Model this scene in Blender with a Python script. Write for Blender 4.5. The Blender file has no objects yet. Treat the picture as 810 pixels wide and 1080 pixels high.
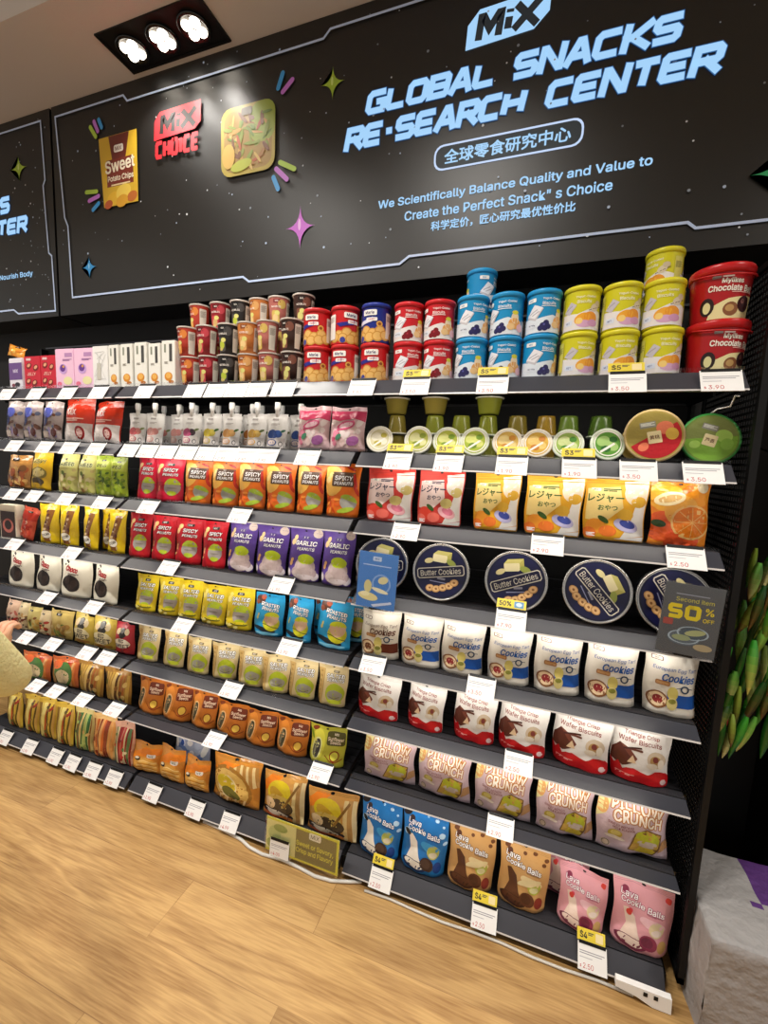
import bpy, bmesh, math, random
from mathutils import Vector, Matrix, Euler
rnd = random.Random(11)
SC = bpy.context.scene
COL = SC.collection
PI = math.pi

# ------------------------------------------------------------------ colours, materials
def lin(c):
    if isinstance(c, str):
        c = c.lstrip('#'); c = [int(c[i:i+2], 16) / 255 for i in (0, 2, 4)]
    return tuple(((v / 12.92) if v <= .04045 else ((v + .055) / 1.055) ** 2.4) for v in c[:3]) + (1.0,)

MATS = {}
def mat(name, color=None, rough=.5, metal=0, spec=.5, bump=0, bscale=60, trans=0, emis=None, estr=0, alpha=1, coat=0, ior=1.45):
    """color None = printed surface: base colour comes from the print's colour attribute."""
    if name in MATS: return MATS[name]
    m = bpy.data.materials.new(name); m.use_nodes = True
    nt = m.node_tree; b = nt.nodes['Principled BSDF']
    if color is None:
        a = nt.nodes.new('ShaderNodeAttribute'); a.attribute_name = 'Col'
        nt.links.new(a.outputs['Color'], b.inputs['Base Color'])
    else:
        b.inputs['Base Color'].default_value = lin(color)
    b.inputs['Roughness'].default_value = rough
    b.inputs['Metallic'].default_value = metal
    b.inputs['Specular IOR Level'].default_value = spec
    b.inputs['Transmission Weight'].default_value = trans
    b.inputs['IOR'].default_value = ior
    b.inputs['Alpha'].default_value = alpha
    b.inputs['Coat Weight'].default_value = coat
    if emis:
        b.inputs['Emission Color'].default_value = lin(emis); b.inputs['Emission Strength'].default_value = estr
    if bump:
        tc = nt.nodes.new('ShaderNodeTexCoord'); n = nt.nodes.new('ShaderNodeTexNoise'); bp = nt.nodes.new('ShaderNodeBump')
        oi = nt.nodes.new('ShaderNodeObjectInfo'); ad = nt.nodes.new('ShaderNodeVectorMath'); ad.operation = 'ADD'
        nt.links.new(tc.outputs['Object'], ad.inputs[0]); nt.links.new(oi.outputs['Random'], ad.inputs[1])
        n.inputs['Scale'].default_value = bscale; n.inputs['Detail'].default_value = 2.5
        nt.links.new(ad.outputs[0], n.inputs['Vector']); nt.links.new(n.outputs['Fac'], bp.inputs['Height'])
        bp.inputs['Strength'].default_value = bump; bp.inputs['Distance'].default_value = .01
        nt.links.new(bp.outputs['Normal'], b.inputs['Normal'])
    MATS[name] = m
    return m

M_FOIL = mat('printed_foil', None, .32, 0, .5, .30, 42)
M_MATTE = mat('printed_matte_film', None, .5, 0, .35, .25, 30)
M_GLOSSY = mat('printed_glossy_film', None, .16, 0, .6, .5, 38)
M_CARD = mat('printed_card', None, .45, 0, .4)
M_CAN = mat('printed_can', None, .28, 0, .5)
M_SIGN = mat('sign_print', None, .4, 0, .85, .03, 400)
M_LETTER = mat('sign_letter', None, .45, 0, .3)
M_PLASTIC = mat('coloured_plastic', None, .3, 0, .5)
M_CLEAR = mat('clear_acrylic', '#ffffff', .06, 0, .5, trans=1, alpha=.22)
M_JELLY = mat('jelly_cup_plastic', None, .15, 0, .6, alpha=.82)
M_BLACK = mat('black_metal', '#0b0b0c', .5, 0, .35)
M_SHELF = mat('dark_grey_shelf', '#2b2b2f', .45, 0, .4)
M_RAIL = mat('grey_price_rail', '#393a41', .3, 0, .55)
M_WHITE = mat('white_paper', '#f1efec', .55)
M_WPLAST = mat('white_plastic', '#f3f3f1', .35)
M_LED = mat('led_diffuser', '#ffffff', .5, emis='#fff1dc', estr=2)

def link(o, parent=None):
    COL.objects.link(o)
    if parent is not None: o.parent = parent
    return o
def empty(name, loc=(0, 0, 0), rot=(0, 0, 0)):
    o = bpy.data.objects.new(name, None); o.empty_display_size = .05
    o.location = loc; o.rotation_euler = rot
    return link(o)
import numpy as np
def settle(o, z, front=None):
    """lower a thing until it rests on height z and, if asked, slide it so that its front is at y = front"""
    bpy.context.view_layer.update() if False else None
    M0 = Matrix.LocRotScale(o.location, o.rotation_euler, o.scale); lo = [1e9, 1e9]
    def walk(x, M):
        if x.type == 'MESH':
            n = len(x.data.vertices); a = np.empty(n * 3, np.float32); x.data.vertices.foreach_get('co', a); a = a.reshape(n, 3)
            R_ = np.array(M.to_3x3()); w = a @ R_.T + np.array(M.translation)
            lo[0] = min(lo[0], float(w[:, 1].min())); lo[1] = min(lo[1], float(w[:, 2].min()))
        for c in x.children: walk(c, M @ c.matrix_basis)
    walk(o, M0)
    o.location.z += z - lo[1]
    if front is not None: o.location.y += front - lo[0]
    return o
def tag(o, label, cat, group=None, kind=None):
    o['label'] = label; o['category'] = cat
    if group: o['group'] = group
    if kind: o['kind'] = kind
    return o

# ------------------------------------------------------------------ mesh builder with a colour attribute
class MB:
    def __init__(s):
        s.bm = bmesh.new(); s.cl = s.bm.loops.layers.float_color.new('Col'); s.mats = []
    def mi(s, m):
        if m not in s.mats: s.mats.append(m)
        return s.mats.index(m)
    def face(s, vs, col, m, smooth=True):
        try: f = s.bm.faces.new(vs)
        except ValueError: return None
        f.material_index = s.mi(m); f.smooth = smooth
        for l in f.loops: l[s.cl] = col
        return f
    def v(s, p): return s.bm.verts.new(p)
    def quadgrid(s, rows, col, m, closed=False, smooth=True):
        """rows: list of lists of points"""
        V = [[s.v(p) for p in r] for r in rows]
        n = len(V[0])
        for i in range(len(V) - 1):
            for j in range(n if closed else n - 1):
                k = (j + 1) % n
                s.face([V[i][j], V[i][k], V[i+1][k], V[i+1][j]], col(i, j) if callable(col) else col, m, smooth)
        return V
    def box(s, x0, x1, y0, y1, z0, z1, col, m, mtx=None):
        P = [Vector(p) for p in ((x0,y0,z0),(x1,y0,z0),(x1,y1,z0),(x0,y1,z0),(x0,y0,z1),(x1,y0,z1),(x1,y1,z1),(x0,y1,z1))]
        if mtx: P = [mtx @ p for p in P]
        V = [s.v(p) for p in P]
        for q in ((0,3,2,1),(4,5,6,7),(0,1,5,4),(1,2,6,5),(2,3,7,6),(3,0,4,7)):
            s.face([V[i] for i in q], col, m, False)
    def lathe(s, prof, col, m, n=32, cap0=True, cap1=True, mtx=None, smooth=True):
        """prof [(r,z)] ; col colour or f(i,j)"""
        rows = []
        for r, z in prof:
            row = [Vector((r * math.sin(2*PI*j/n), -r * math.cos(2*PI*j/n), z)) for j in range(n)]
            if mtx: row = [mtx @ p for p in row]
            rows.append(row)
        V = s.quadgrid(rows, col, m, True, smooth)
        c = col if not callable(col) else col(0, 0)
        if cap0: s.face(list(reversed(V[0])), c, m, False)
        c = col if not callable(col) else col(len(prof) - 2, 0)
        if cap1: s.face(V[-1], c, m, False)
    def tube(s, pts, r, col, m, n=8):
        pts = [Vector(p) for p in pts]; rows = []
        for i, p in enumerate(pts):
            d = (pts[min(i+1, len(pts)-1)] - pts[max(i-1, 0)]).normalized()
            a = d.cross(Vector((0, 0, 1)));
            if a.length < 1e-3: a = d.cross(Vector((1, 0, 0)))
            a.normalize(); b = d.cross(a); rr = r[i] if isinstance(r, (list, tuple)) else r
            rows.append([p + (a * math.cos(2*PI*k/n) + b * math.sin(2*PI*k/n)) * rr for k in range(n)])
        V = s.quadgrid(rows, col, m, True)
        s.face(list(reversed(V[0])), col, m); s.face(V[-1], col, m)
    def mesh(s, name):
        me = bpy.data.meshes.new(name)
        s.bm.normal_update(); s.bm.to_mesh(me); s.bm.free()
        for m in s.mats: me.materials.append(m)
        return me
    def obj(s, name, parent=None):
        return link(bpy.data.objects.new(name, s.mesh(name)), parent)

# ------------------------------------------------------------------ printed art: 2D shapes laid onto a surface
_TXT = {}
try:        # Blender's own interface typeface, shipped with the program
    FONT = bpy.data.fonts.load(bpy.utils.system_resource('DATAFILES') + '/fonts/Inter.woff2')
except Exception:
    FONT = None
def text2d(body, shear=0, space=1):
    k = (body, shear, space)
    if k in _TXT: return _TXT[k]
    c = bpy.data.curves.new('text', 'FONT'); c.body = body; c.resolution_u = 3; c.shear = shear; c.space_character = space
    if FONT and all(ord(ch) < 0x2000 for ch in body): c.font = FONT
    o = bpy.data.objects.new('text', c); m = o.to_mesh()
    vs = [(v.co.x, v.co.y) for v in m.vertices]; fs = [tuple(p.vertices) for p in m.polygons]
    o.to_mesh_clear(); bpy.data.objects.remove(o); bpy.data.curves.remove(c)
    x0 = min(v[0] for v in vs); x1 = max(v[0] for v in vs); y0 = min(v[1] for v in vs); y1 = max(v[1] for v in vs)
    _TXT[k] = (vs, fs, x0, x1, y0, y1)
    return _TXT[k]

# wide square-shouldered capitals for the banner headline, as pen strokes on a 1 x 1 cell
GLY = {'G': [[(1, 1), (.16, 1), (0, .84), (0, .16), (.16, 0), (1, 0), (1, .5), (.55, .5)]], 'L': [[(0, 1), (0, .1), (.1, 0), (1, 0)]], 'O': [[(.16, 1), (.84, 1), (1, .84), (1, .16), (.84, 0), (.16, 0), (0, .16), (0, .84), (.16, 1), (.5, 1)]],
 'B': [[(.1, .5), (.9, .5), (1, .6), (1, .9), (.9, 1), (0, 1), (0, 0), (.9, 0), (1, .1), (1, .4), (.9, .5)]], 'A': [[(0, 0), (.42, 1), (.58, 1), (1, 0)], [(.2, .28), (.8, .28)]], 'S': [[(1, 1), (.12, 1), (0, .88), (0, .62), (.12, .5), (.88, .5), (1, .38), (1, .12), (.88, 0), (0, 0)]],
 'N': [[(0, 0), (0, 1), (.1, 1), (.9, 0), (1, 0), (1, 1)]], 'C': [[(1, 1), (.16, 1), (0, .84), (0, .16), (.16, 0), (1, 0)]], 'K': [[(0, 0), (0, 1)], [(1, 1), (.3, .5), (1, 0)], [(0, .5), (.3, .5)]], 'R': [[(0, 0), (0, 1), (.88, 1), (1, .88), (1, .56), (.88, .44), (.05, .44)], [(.5, .44), (1, 0)]],
 'E': [[(1, 1), (.1, 1), (0, .9), (0, .1), (.1, 0), (1, 0)], [(0, .5), (.9, .5)]], '-': [[(.1, .5), (.9, .5)]], 'H': [[(0, 0), (0, 1)], [(1, 0), (1, 1)], [(0, .5), (1, .5)]], 'T': [[(0, 1), (1, 1)], [(.5, 1), (.5, 0)]],
 'M': [[(0, 0), (0, 1), (.12, 1), (.5, .3), (.88, 1), (1, 1), (1, 0)]], 'i': [[(.5, 0), (.5, .62)], [(.5, .84), (.5, 1.02)]], 'X': [[(0, 1), (1, 0)], [(0, 0), (1, 1)]], 'I': [[(.5, 0), (.5, 1)]]}
GW = {'-': .5, 'i': .28, 'I': .28, 'M': 1.15, ' ': .5}
def strokes(p, body, x0, x1, y0, y1, t, col, shear=0, grow=0, cell=1, gap=.36):
    """t = pen width relative to the height; letters are spread from x0 to x1"""
    hh = y1 - y0; tw = t * hh; tot = sum(GW.get(c, cell) for c in body) + gap * (len(body) - 1); k = (x1 - x0 - shear * hh - tw) / tot; x = x0 + tw / 2
    for c in body:
        g = GW.get(c, cell) * k
        for s in GLY.get(c, []):
            P = []
            for a, b in s:
                yy = y0 + tw/2 + b * (hh - tw); P.append((x + a * g + shear * (yy - y0), yy))
            q = list(P)
            for e, f in ((0, 1), (-1, -2)):
                d = (Vector(P[e]) - Vector(P[f])).normalized() * (tw / 2 + grow if c in 'MXNKAR' else grow if c not in 'ELTGSC' else grow + tw * .1)
                q[e] = (P[e][0] + d.x, P[e][1] + d.y)
            p.line(q, tw + 2 * grow, col)
        x += g + gap * k

class Print:
    """W units: x in 0..1 across the face, y in 0..H upward. Shapes are mapped by surf(x_m, y_m, off)->point."""
    def __init__(s, mb, m, w, surf, gx=(), gy=(), step=.00005, base=.0006, H=1):
        s.mb = mb; s.m = m; s.w = w; s.surf = surf; s.gx = gx; s.gy = gy; s.n = 0; s.step = step; s.base = base; s.H = H
    def _put(s, verts, faces, col, extra=0):
        s.n += (1 if not extra else 0); off = s.base + s.n * s.step + extra
        t = bmesh.new(); V = [t.verts.new((x * s.w, y * s.w, 0)) for x, y in verts]
        for f in faces:
            try: t.faces.new([V[i] for i in f])
            except ValueError: pass
        big = [f for f in t.faces if len(f.verts) > 4]
        if big: bmesh.ops.triangulate(t, faces=big)
        xs = [v.co.x for v in t.verts]; ys = [v.co.y for v in t.verts]
        if not xs: t.free(); return
        for g in s.gx:
            if min(xs) + 1e-5 < g < max(xs) - 1e-5:
                bmesh.ops.bisect_plane(t, geom=t.verts[:] + t.edges[:] + t.faces[:], plane_co=(g, 0, 0), plane_no=(1, 0, 0), dist=1e-7)
        for g in s.gy:
            if min(ys) + 1e-5 < g < max(ys) - 1e-5:
                bmesh.ops.bisect_plane(t, geom=t.verts[:] + t.edges[:] + t.faces[:], plane_co=(0, g, 0), plane_no=(0, 1, 0), dist=1e-7)
        t.normal_update()
        mp = {}
        c = lin(col)
        for v in t.verts: mp[v] = s.mb.v(s.surf(v.co.x, v.co.y, off))
        for f in t.faces:
            vs = [mp[v] for v in f.verts]
            if f.normal.z < 0: vs.reverse()
            s.mb.face(vs, c, s.m)
        t.free()
    def poly(s, pts, col): s._put(pts, [tuple(range(len(pts)))], col)
    def rect(s, x0, y0, x1, y1, col): s.poly([(x0,y0),(x1,y0),(x1,y1),(x0,y1)], col)
    def ell(s, cx, cy, rx, ry, col, rot=0, n=18, a0=0, a1=360):
        c, q = math.cos(math.radians(rot)), math.sin(math.radians(rot)); P = []
        full = (a1 - a0) >= 360
        for k in range(n if full else n + 1):
            a = math.radians(a0 + (a1 - a0) * k / n); x, y = rx * math.cos(a), ry * math.sin(a)
            P.append((cx + x * c - y * q, cy + x * q + y * c))
        s.poly(P, col)
    def ring(s, cx, cy, r0, r1, col, n=28, ky=1):
        V = []; F = []
        for k in range(n):
            a = 2*PI*k/n; V += [(cx + r0*math.cos(a), cy + r0*ky*math.sin(a)), (cx + r1*math.cos(a), cy + r1*ky*math.sin(a))]
            j = (k+1) % n; F.append((2*k, 2*k+1, 2*j+1, 2*j))
        s._put(V, F, col)
    def rr(s, x0, y0, x1, y1, r, col, skip=()):
        P = []
        for i, (cx, cy, a) in enumerate(((x1-r, y1-r, 0), (x0+r, y1-r, 90), (x0+r, y0+r, 180), (x1-r, y0+r, 270))):
            if i in skip: P.append(((x1, y1), (x0, y1), (x0, y0), (x1, y0))[i]); continue
            for k in range(5):
                t = math.radians(a + 22.5 * k); P.append((cx + r*math.cos(t), cy + r*math.sin(t)))
        s.poly(P, col)
    def line(s, pts, t, col):
        V = []; F = []; n = len(pts)
        for i in range(n):
            p = Vector(pts[i]); d0 = (p - Vector(pts[i-1])).normalized() if i else None; d1 = (Vector(pts[i+1]) - p).normalized() if i < n - 1 else None
            d0 = d0 or d1; d1 = d1 or d0
            n0 = Vector((-d0.y, d0.x)); n1 = Vector((-d1.y, d1.x)); m = n0 + n1
            m = n0 if m.length < .2 else m.normalized() / max(.5, m.normalized().dot(n0))
            V += [tuple(p + m * t / 2), tuple(p - m * t / 2)]
            if i: F.append((2*i-2, 2*i-1, 2*i+1, 2*i))
        s._put(V, F, col)
    def bars(s, x0, y, x1, h, col, n=2, gap=.5, ragged=.25):
        V = []; F = []
        for k in range(n):
            e = x1 - (x1 - x0) * ragged * (k % 2); yy = y - k * h * (1 + gap)
            i = len(V); V += [(x0, yy - h), (e, yy - h), (e, yy), (x0, yy)]; F.append((i, i+1, i+2, i+3))
        s._put(V, F, col)
    def txt(s, body, cx, cy, h, col, mw=None, bold=.015, shear=0, out=None, ow=.05, rot=0, sx=1, arch=0, align='C', space=1):
        vs, fs, x0, x1, y0, y1 = text2d(body, shear, space)
        k = h / (y1 - y0); kx = k * sx
        if mw and (x1 - x0) * kx > mw: kx = mw / (x1 - x0)
        if mw and sx == 0: kx = mw / (x1 - x0)
        c, q = math.cos(math.radians(rot)), math.sin(math.radians(rot))
        xm = {'C': (x0 + x1) / 2, 'L': x0, 'R': x1}[align]; ym = (y0 + y1) / 2; hw = (x1 - x0) / 2 * kx
        em = h * 1.35
        for b, cc, n in (((bold + ow) * em, out, 8), (bold * em, col, 4 if bold > .01 else 1)):
            if not cc: continue
            V = []
            for t in range(n):
                a = 2 * PI * (t + .5) / n; dx, dy = (b * math.cos(a), b * math.sin(a)) if n > 1 else (0, 0)
                for x, y in vs:
                    X = (x - xm) * kx + dx; Y = (y - ym) * k + dy
                    if arch: Y += arch * (1 - (X / hw) ** 2)
                    V.append((cx + X*c - Y*q, cy + X*q + Y*c))
                s._put(V, fs, cc, t * 5e-6); V = []

def flat(x0, y, z0):       # a printed panel facing -Y whose lower-left corner is at x0, z0
    return lambda a, b, off: (x0 + a, y - off, z0 + b)
# ------------------------------------------------------------------ packaging bodies
class Proto:
    """a kind of product: parts = [(name, mesh, [(sub, mesh)])]; one part only -> the thing is that mesh"""
    def __init__(s, name, parts, w, h): s.name = name; s.parts = parts; s.w = w; s.h = h
    def place(s, loc, rot, scale, label, cat, group=None, rest=None, front=None):
        if len(s.parts) == 1 and not s.parts[0][2]:
            o = link(bpy.data.objects.new(s.name, s.parts[0][1]))
        else:
            o = link(bpy.data.objects.new(s.name, None)); o.empty_display_size = .03
            for n, me, subs in s.parts:
                c = link(bpy.data.objects.new(n, me), o)
                for sn, sm in subs: link(bpy.data.objects.new(sn, sm), c)
        o.location = loc; o.rotation_euler = rot; o.scale = scale
        tag(o, label, cat, group)
        if rest is not None: settle(o, rest + .0012, front)
        return o

def pouch(name, w, h, art, T=.05, base='#ffffff', m=None, style='stand', seal=.1, sealcol=None, back=None, wav=.004, nx=12, ny=14, side=None, hole=True, tseal='top_seal'):
    """soft bag standing on z=0, facing -Y. style stand (gusset below) or pillow (sealed both ends)."""
    m = m or M_FOIL; q = random.Random(name); ph = [q.uniform(0, 6.28) for _ in range(6)]
    hs = h * (1 - seal)
    def fu(u): return max(0., 1 - abs(u) ** 2.6) ** .75
    def fv(v):
        if style == 'stand':
            if v < .18: return .80 + .20 * math.sin(v / .18 * PI / 2)
            return max(0., math.cos((v - .18) / (1.0 - .18) * PI / 2)) ** .8 * .97 + .03
        if style == 'block':
            return (.9 + .1 * math.sin(min(v, .2) / .2 * PI / 2)) if v < .7 else .12 + .88 * max(0., math.cos((v - .7) / .3 * PI / 2))
        return max(0., math.sin(PI * (.03 + .94 * v))) ** .55
    def P(x, y, off=0, sgn=-1):
        u = max(-1., min(1., 2 * x / w)); v = max(0., min(1., y / h))
        vv = min(1., v / (1 - seal))
        pinch = 1 - .05 * fv(vv) * abs(u) ** 1.5
        if style == 'stand': pinch *= 1 - .06 * max(0, 1 - vv / .12) ** 2 * abs(u) ** 2
        X = x * pinch + wav * .6 * math.sin(7 * v + ph[0]) * u ** 2
        t = T / 2 * fu(u) * fv(vv)
        if v > 1 - seal: t *= max(0, (1 - v) / seal) ** 2
        wr = wav * (.5 * math.sin(9 * u + 5 * v + ph[1]) + .35 * math.sin(13 * v - 4 * u + ph[2])) * (.3 + .7 * fu(u))
        wr += wav * .4 * math.sin(17 * u * (1 - .6 * v) + ph[4]) * max(0, v - .55)
        curl = wav * 2.2 * (v ** 3) * math.sin(2.4 * u + ph[3])
        Y = sgn * t * (1 if sgn < 0 else .75) + wr + curl
        Z = y - (.03 * w * (1 - abs(u) ** 2) * max(0, 1 - v / .15) if style == 'stand' and sgn < 0 else 0) * 0
        if style == 'pillow': Z -= .012 * h * (math.cos(5 * u + ph[5]) if v > .5 else -1 - math.cos(5 * u + ph[5])) * abs(2 * v - 1) ** 4
        return Vector((X, Y + sgn * off, Z))
    gx = [w * (i / nx - .5) for i in range(nx + 1)]; gy = [h * j / ny for j in range(ny + 1)]
    G = [[P(x, y) for x in gx] for y in gy]
    def S(x, y, o):      # the same facets as the body, so that the print lies flat on them
        a = max(0., min(nx - 1e-6, (x / w) * nx)); b_ = max(0., min(ny - 1e-6, y / h * ny)); i = int(a); j = int(b_); a -= i; b_ -= j
        p = (G[j][i] * (1 - a) + G[j][i+1] * a) * (1 - b_) + (G[j+1][i] * (1 - a) + G[j+1][i+1] * a) * b_
        return Vector((p.x, p.y - o, p.z))
    split = max(j for j in range(ny + 1) if gy[j] <= hs + 1e-6)
    cb = lin(base); cs = lin(sealcol or base); ck = lin(back or base)
    parts = []
    for which in (0, 1):
        b = MB(); rng = range(0, split + 1) if which == 0 else range(split, ny + 1)
        c = cb if which == 0 else cs
        F = b.quadgrid([[P(x, gy[j]) for x in gx] for j in rng], c, m)
        K = b.quadgrid([[P(x, gy[j], .0006, 1) for x in reversed(gx)] for j in rng], ck if which == 0 else cs, m)
        if which == 0:
            for i in range(nx): b.face([F[0][i+1], F[0][i], K[0][nx-i], K[0][nx-i-1]], ck, m)
            bmesh.ops.remove_doubles(b.bm, verts=b.bm.verts[:], dist=.0004)
            pr = Print(b, m, w, S, [g + w/2 for g in gx], gy, H=h / w, step=.00007)
            art(pr)
        else:
            pr = Print(b, m, w, S, [g + w/2 for g in gx], gy, H=h / w, step=.00007)
            H = h / w; d = tuple(v * .86 for v in ((int((sealcol or base)[i:i+2], 16) / 255) for i in (1, 3, 5)))
            for t in (.25, .5, .75): pr.rect(.02, H * (1 - seal * t) - .004, .98, H * (1 - seal * t) + .004, d)
            if hole: pr.ell(.5, H * (1 - seal * .45), .035, .02, '#151515')
        parts.append((('pouch_body', tseal)[which], b.mesh(name), []))
    return Proto(name, parts, w, h)

def can(name, r, h, art, base, lidcol, taper=0, m=None, lid_h=.012, step=.0008, rim=True):
    m = m or M_CAN; n = 36; b = MB()
    rb = r * (1 - taper); body_h = h - lid_h
    def rad(z): return rb + (r * .965 - rb) * z / body_h if taper else r * .965
    b.lathe([(rad(0) * .96, 0), (rad(0), .004), (rad(body_h * .5), body_h * .5), (rad(body_h), body_h)], lin(base), m, n, True, False)
    C = 2 * PI * r
    def S(x, y, off):
        a = 2 * PI * x / C; R_ = rad(y) + off
        return Vector((R_ * math.sin(a), -R_ * math.cos(a), y))
    w = 2 * r
    pr = Print(b, m, w, lambda x, y, o: S(x - r, y, o), [C * k / n + r for k in range(-n, n)], [body_h * .5], H=body_h / w, base=.0007, step=.00004)
    art(pr)
    l = MB()
    l.lathe([(r * .97, body_h - .001), (r * 1.02, body_h), (r * 1.03, h - .004), (r, h), (r * .95, h), (r * .93, h - .004)], lin(lidcol), M_PLASTIC, n, True, True)
    parts = [('can_body', b.mesh(name), []), ('lid', l.mesh(name), [])]
    return Proto(name, parts, w, h)

def cup(name, r, h, art, base, lidcol='#d8cfc4'):
    b = MB(); n = 28; rb = r * .76
    def rad(z): return rb + (r - rb) * z / h
    b.lathe([(rb * .9, .002), (rb, 0), (rad(h * .5), h * .5), (r * .98, h * .97)], lin(base), M_CARD, n, True, False)
    b.lathe([(r * .985, h * .955), (r * 1.04, h * .96), (r * 1.05, h * .985), (r * .99, h * .99)], lin('#e9e1d8'), M_CARD, n, False, False)
    C = 2 * PI * r
    def S(x, y, off):
        a = 2 * PI * x / C; R_ = rad(y) + off
        return Vector((R_ * math.sin(a), -R_ * math.cos(a), y))
    art(Print(b, M_CARD, 2 * r, lambda x, y, o: S(x - r, y, o), [C * k / n + r for k in range(-n, n)], [h * .5], H=h / (2 * r)))
    l = MB(); l.lathe([(r * 1.0, h * .985), (r * 1.06, h * .985), (r * 1.05, h), (r * .9, h)], lin(lidcol), M_FOIL, n)
    return Proto(name, [('cup_body', b.mesh(name), []), ('foil_lid', l.mesh(name), [])], 2 * r, h)

def carton(name, w, h, d, art, base, side=None, m=None, flap=True):
    b = MB(); m = m or M_CARD
    bm = b.bm
    b.box(-w/2, w/2, 0, d, 0, h, lin(base), m)
    bmesh.ops.bevel(bm, geom=bm.edges[:], offset=.0015, segments=2, affect='EDGES')
    for f in bm.faces:
        for l in f.loops: l[b.cl] = lin(base)
    pr = Print(b, m, w, lambda x, y, o: Vector((x - w/2, -o, y)), [], [], H=h / w)
    art(pr)
    # side print: a plain band
    if side:
        for sx in (-1, 1):
            p2 = Print(b, m, d, (lambda sx: lambda x, y, o: Vector((sx * (w/2 + o), (x if sx > 0 else d - x), y)))(sx), [], [], H=h / d)
            p2.rect(.08, .04 * h / d, .92, .7 * h / d, side)
    l = MB(); l.box(-w/2 + .002, w/2 - .002, .002, d - .002, h, h + .0012, lin(base), m); l.box(-w/2 + .004, w/2 - .004, d * .5, d * .52, h + .0012, h + .002, lin('#cfc8c0'), m)
    return Proto(name, [('carton_body', b.mesh(name), []), ('top_flap', l.mesh(name), [])], w, h)

ORD = ['leftmost', 'second from left', 'third from left', 'fourth from left', 'fifth from left', 'sixth from left', 'seventh from left', 'eighth from left', 'ninth from left', 'tenth from left', 'eleventh from left']
def ordinal(i, n):
    if n == 1: return ''
    if n == 2: return ('left', 'right')[i] + ' one of two'
    if i == n - 1: return 'rightmost of %d' % n
    return ORD[i] + ' of %d' % n
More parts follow.
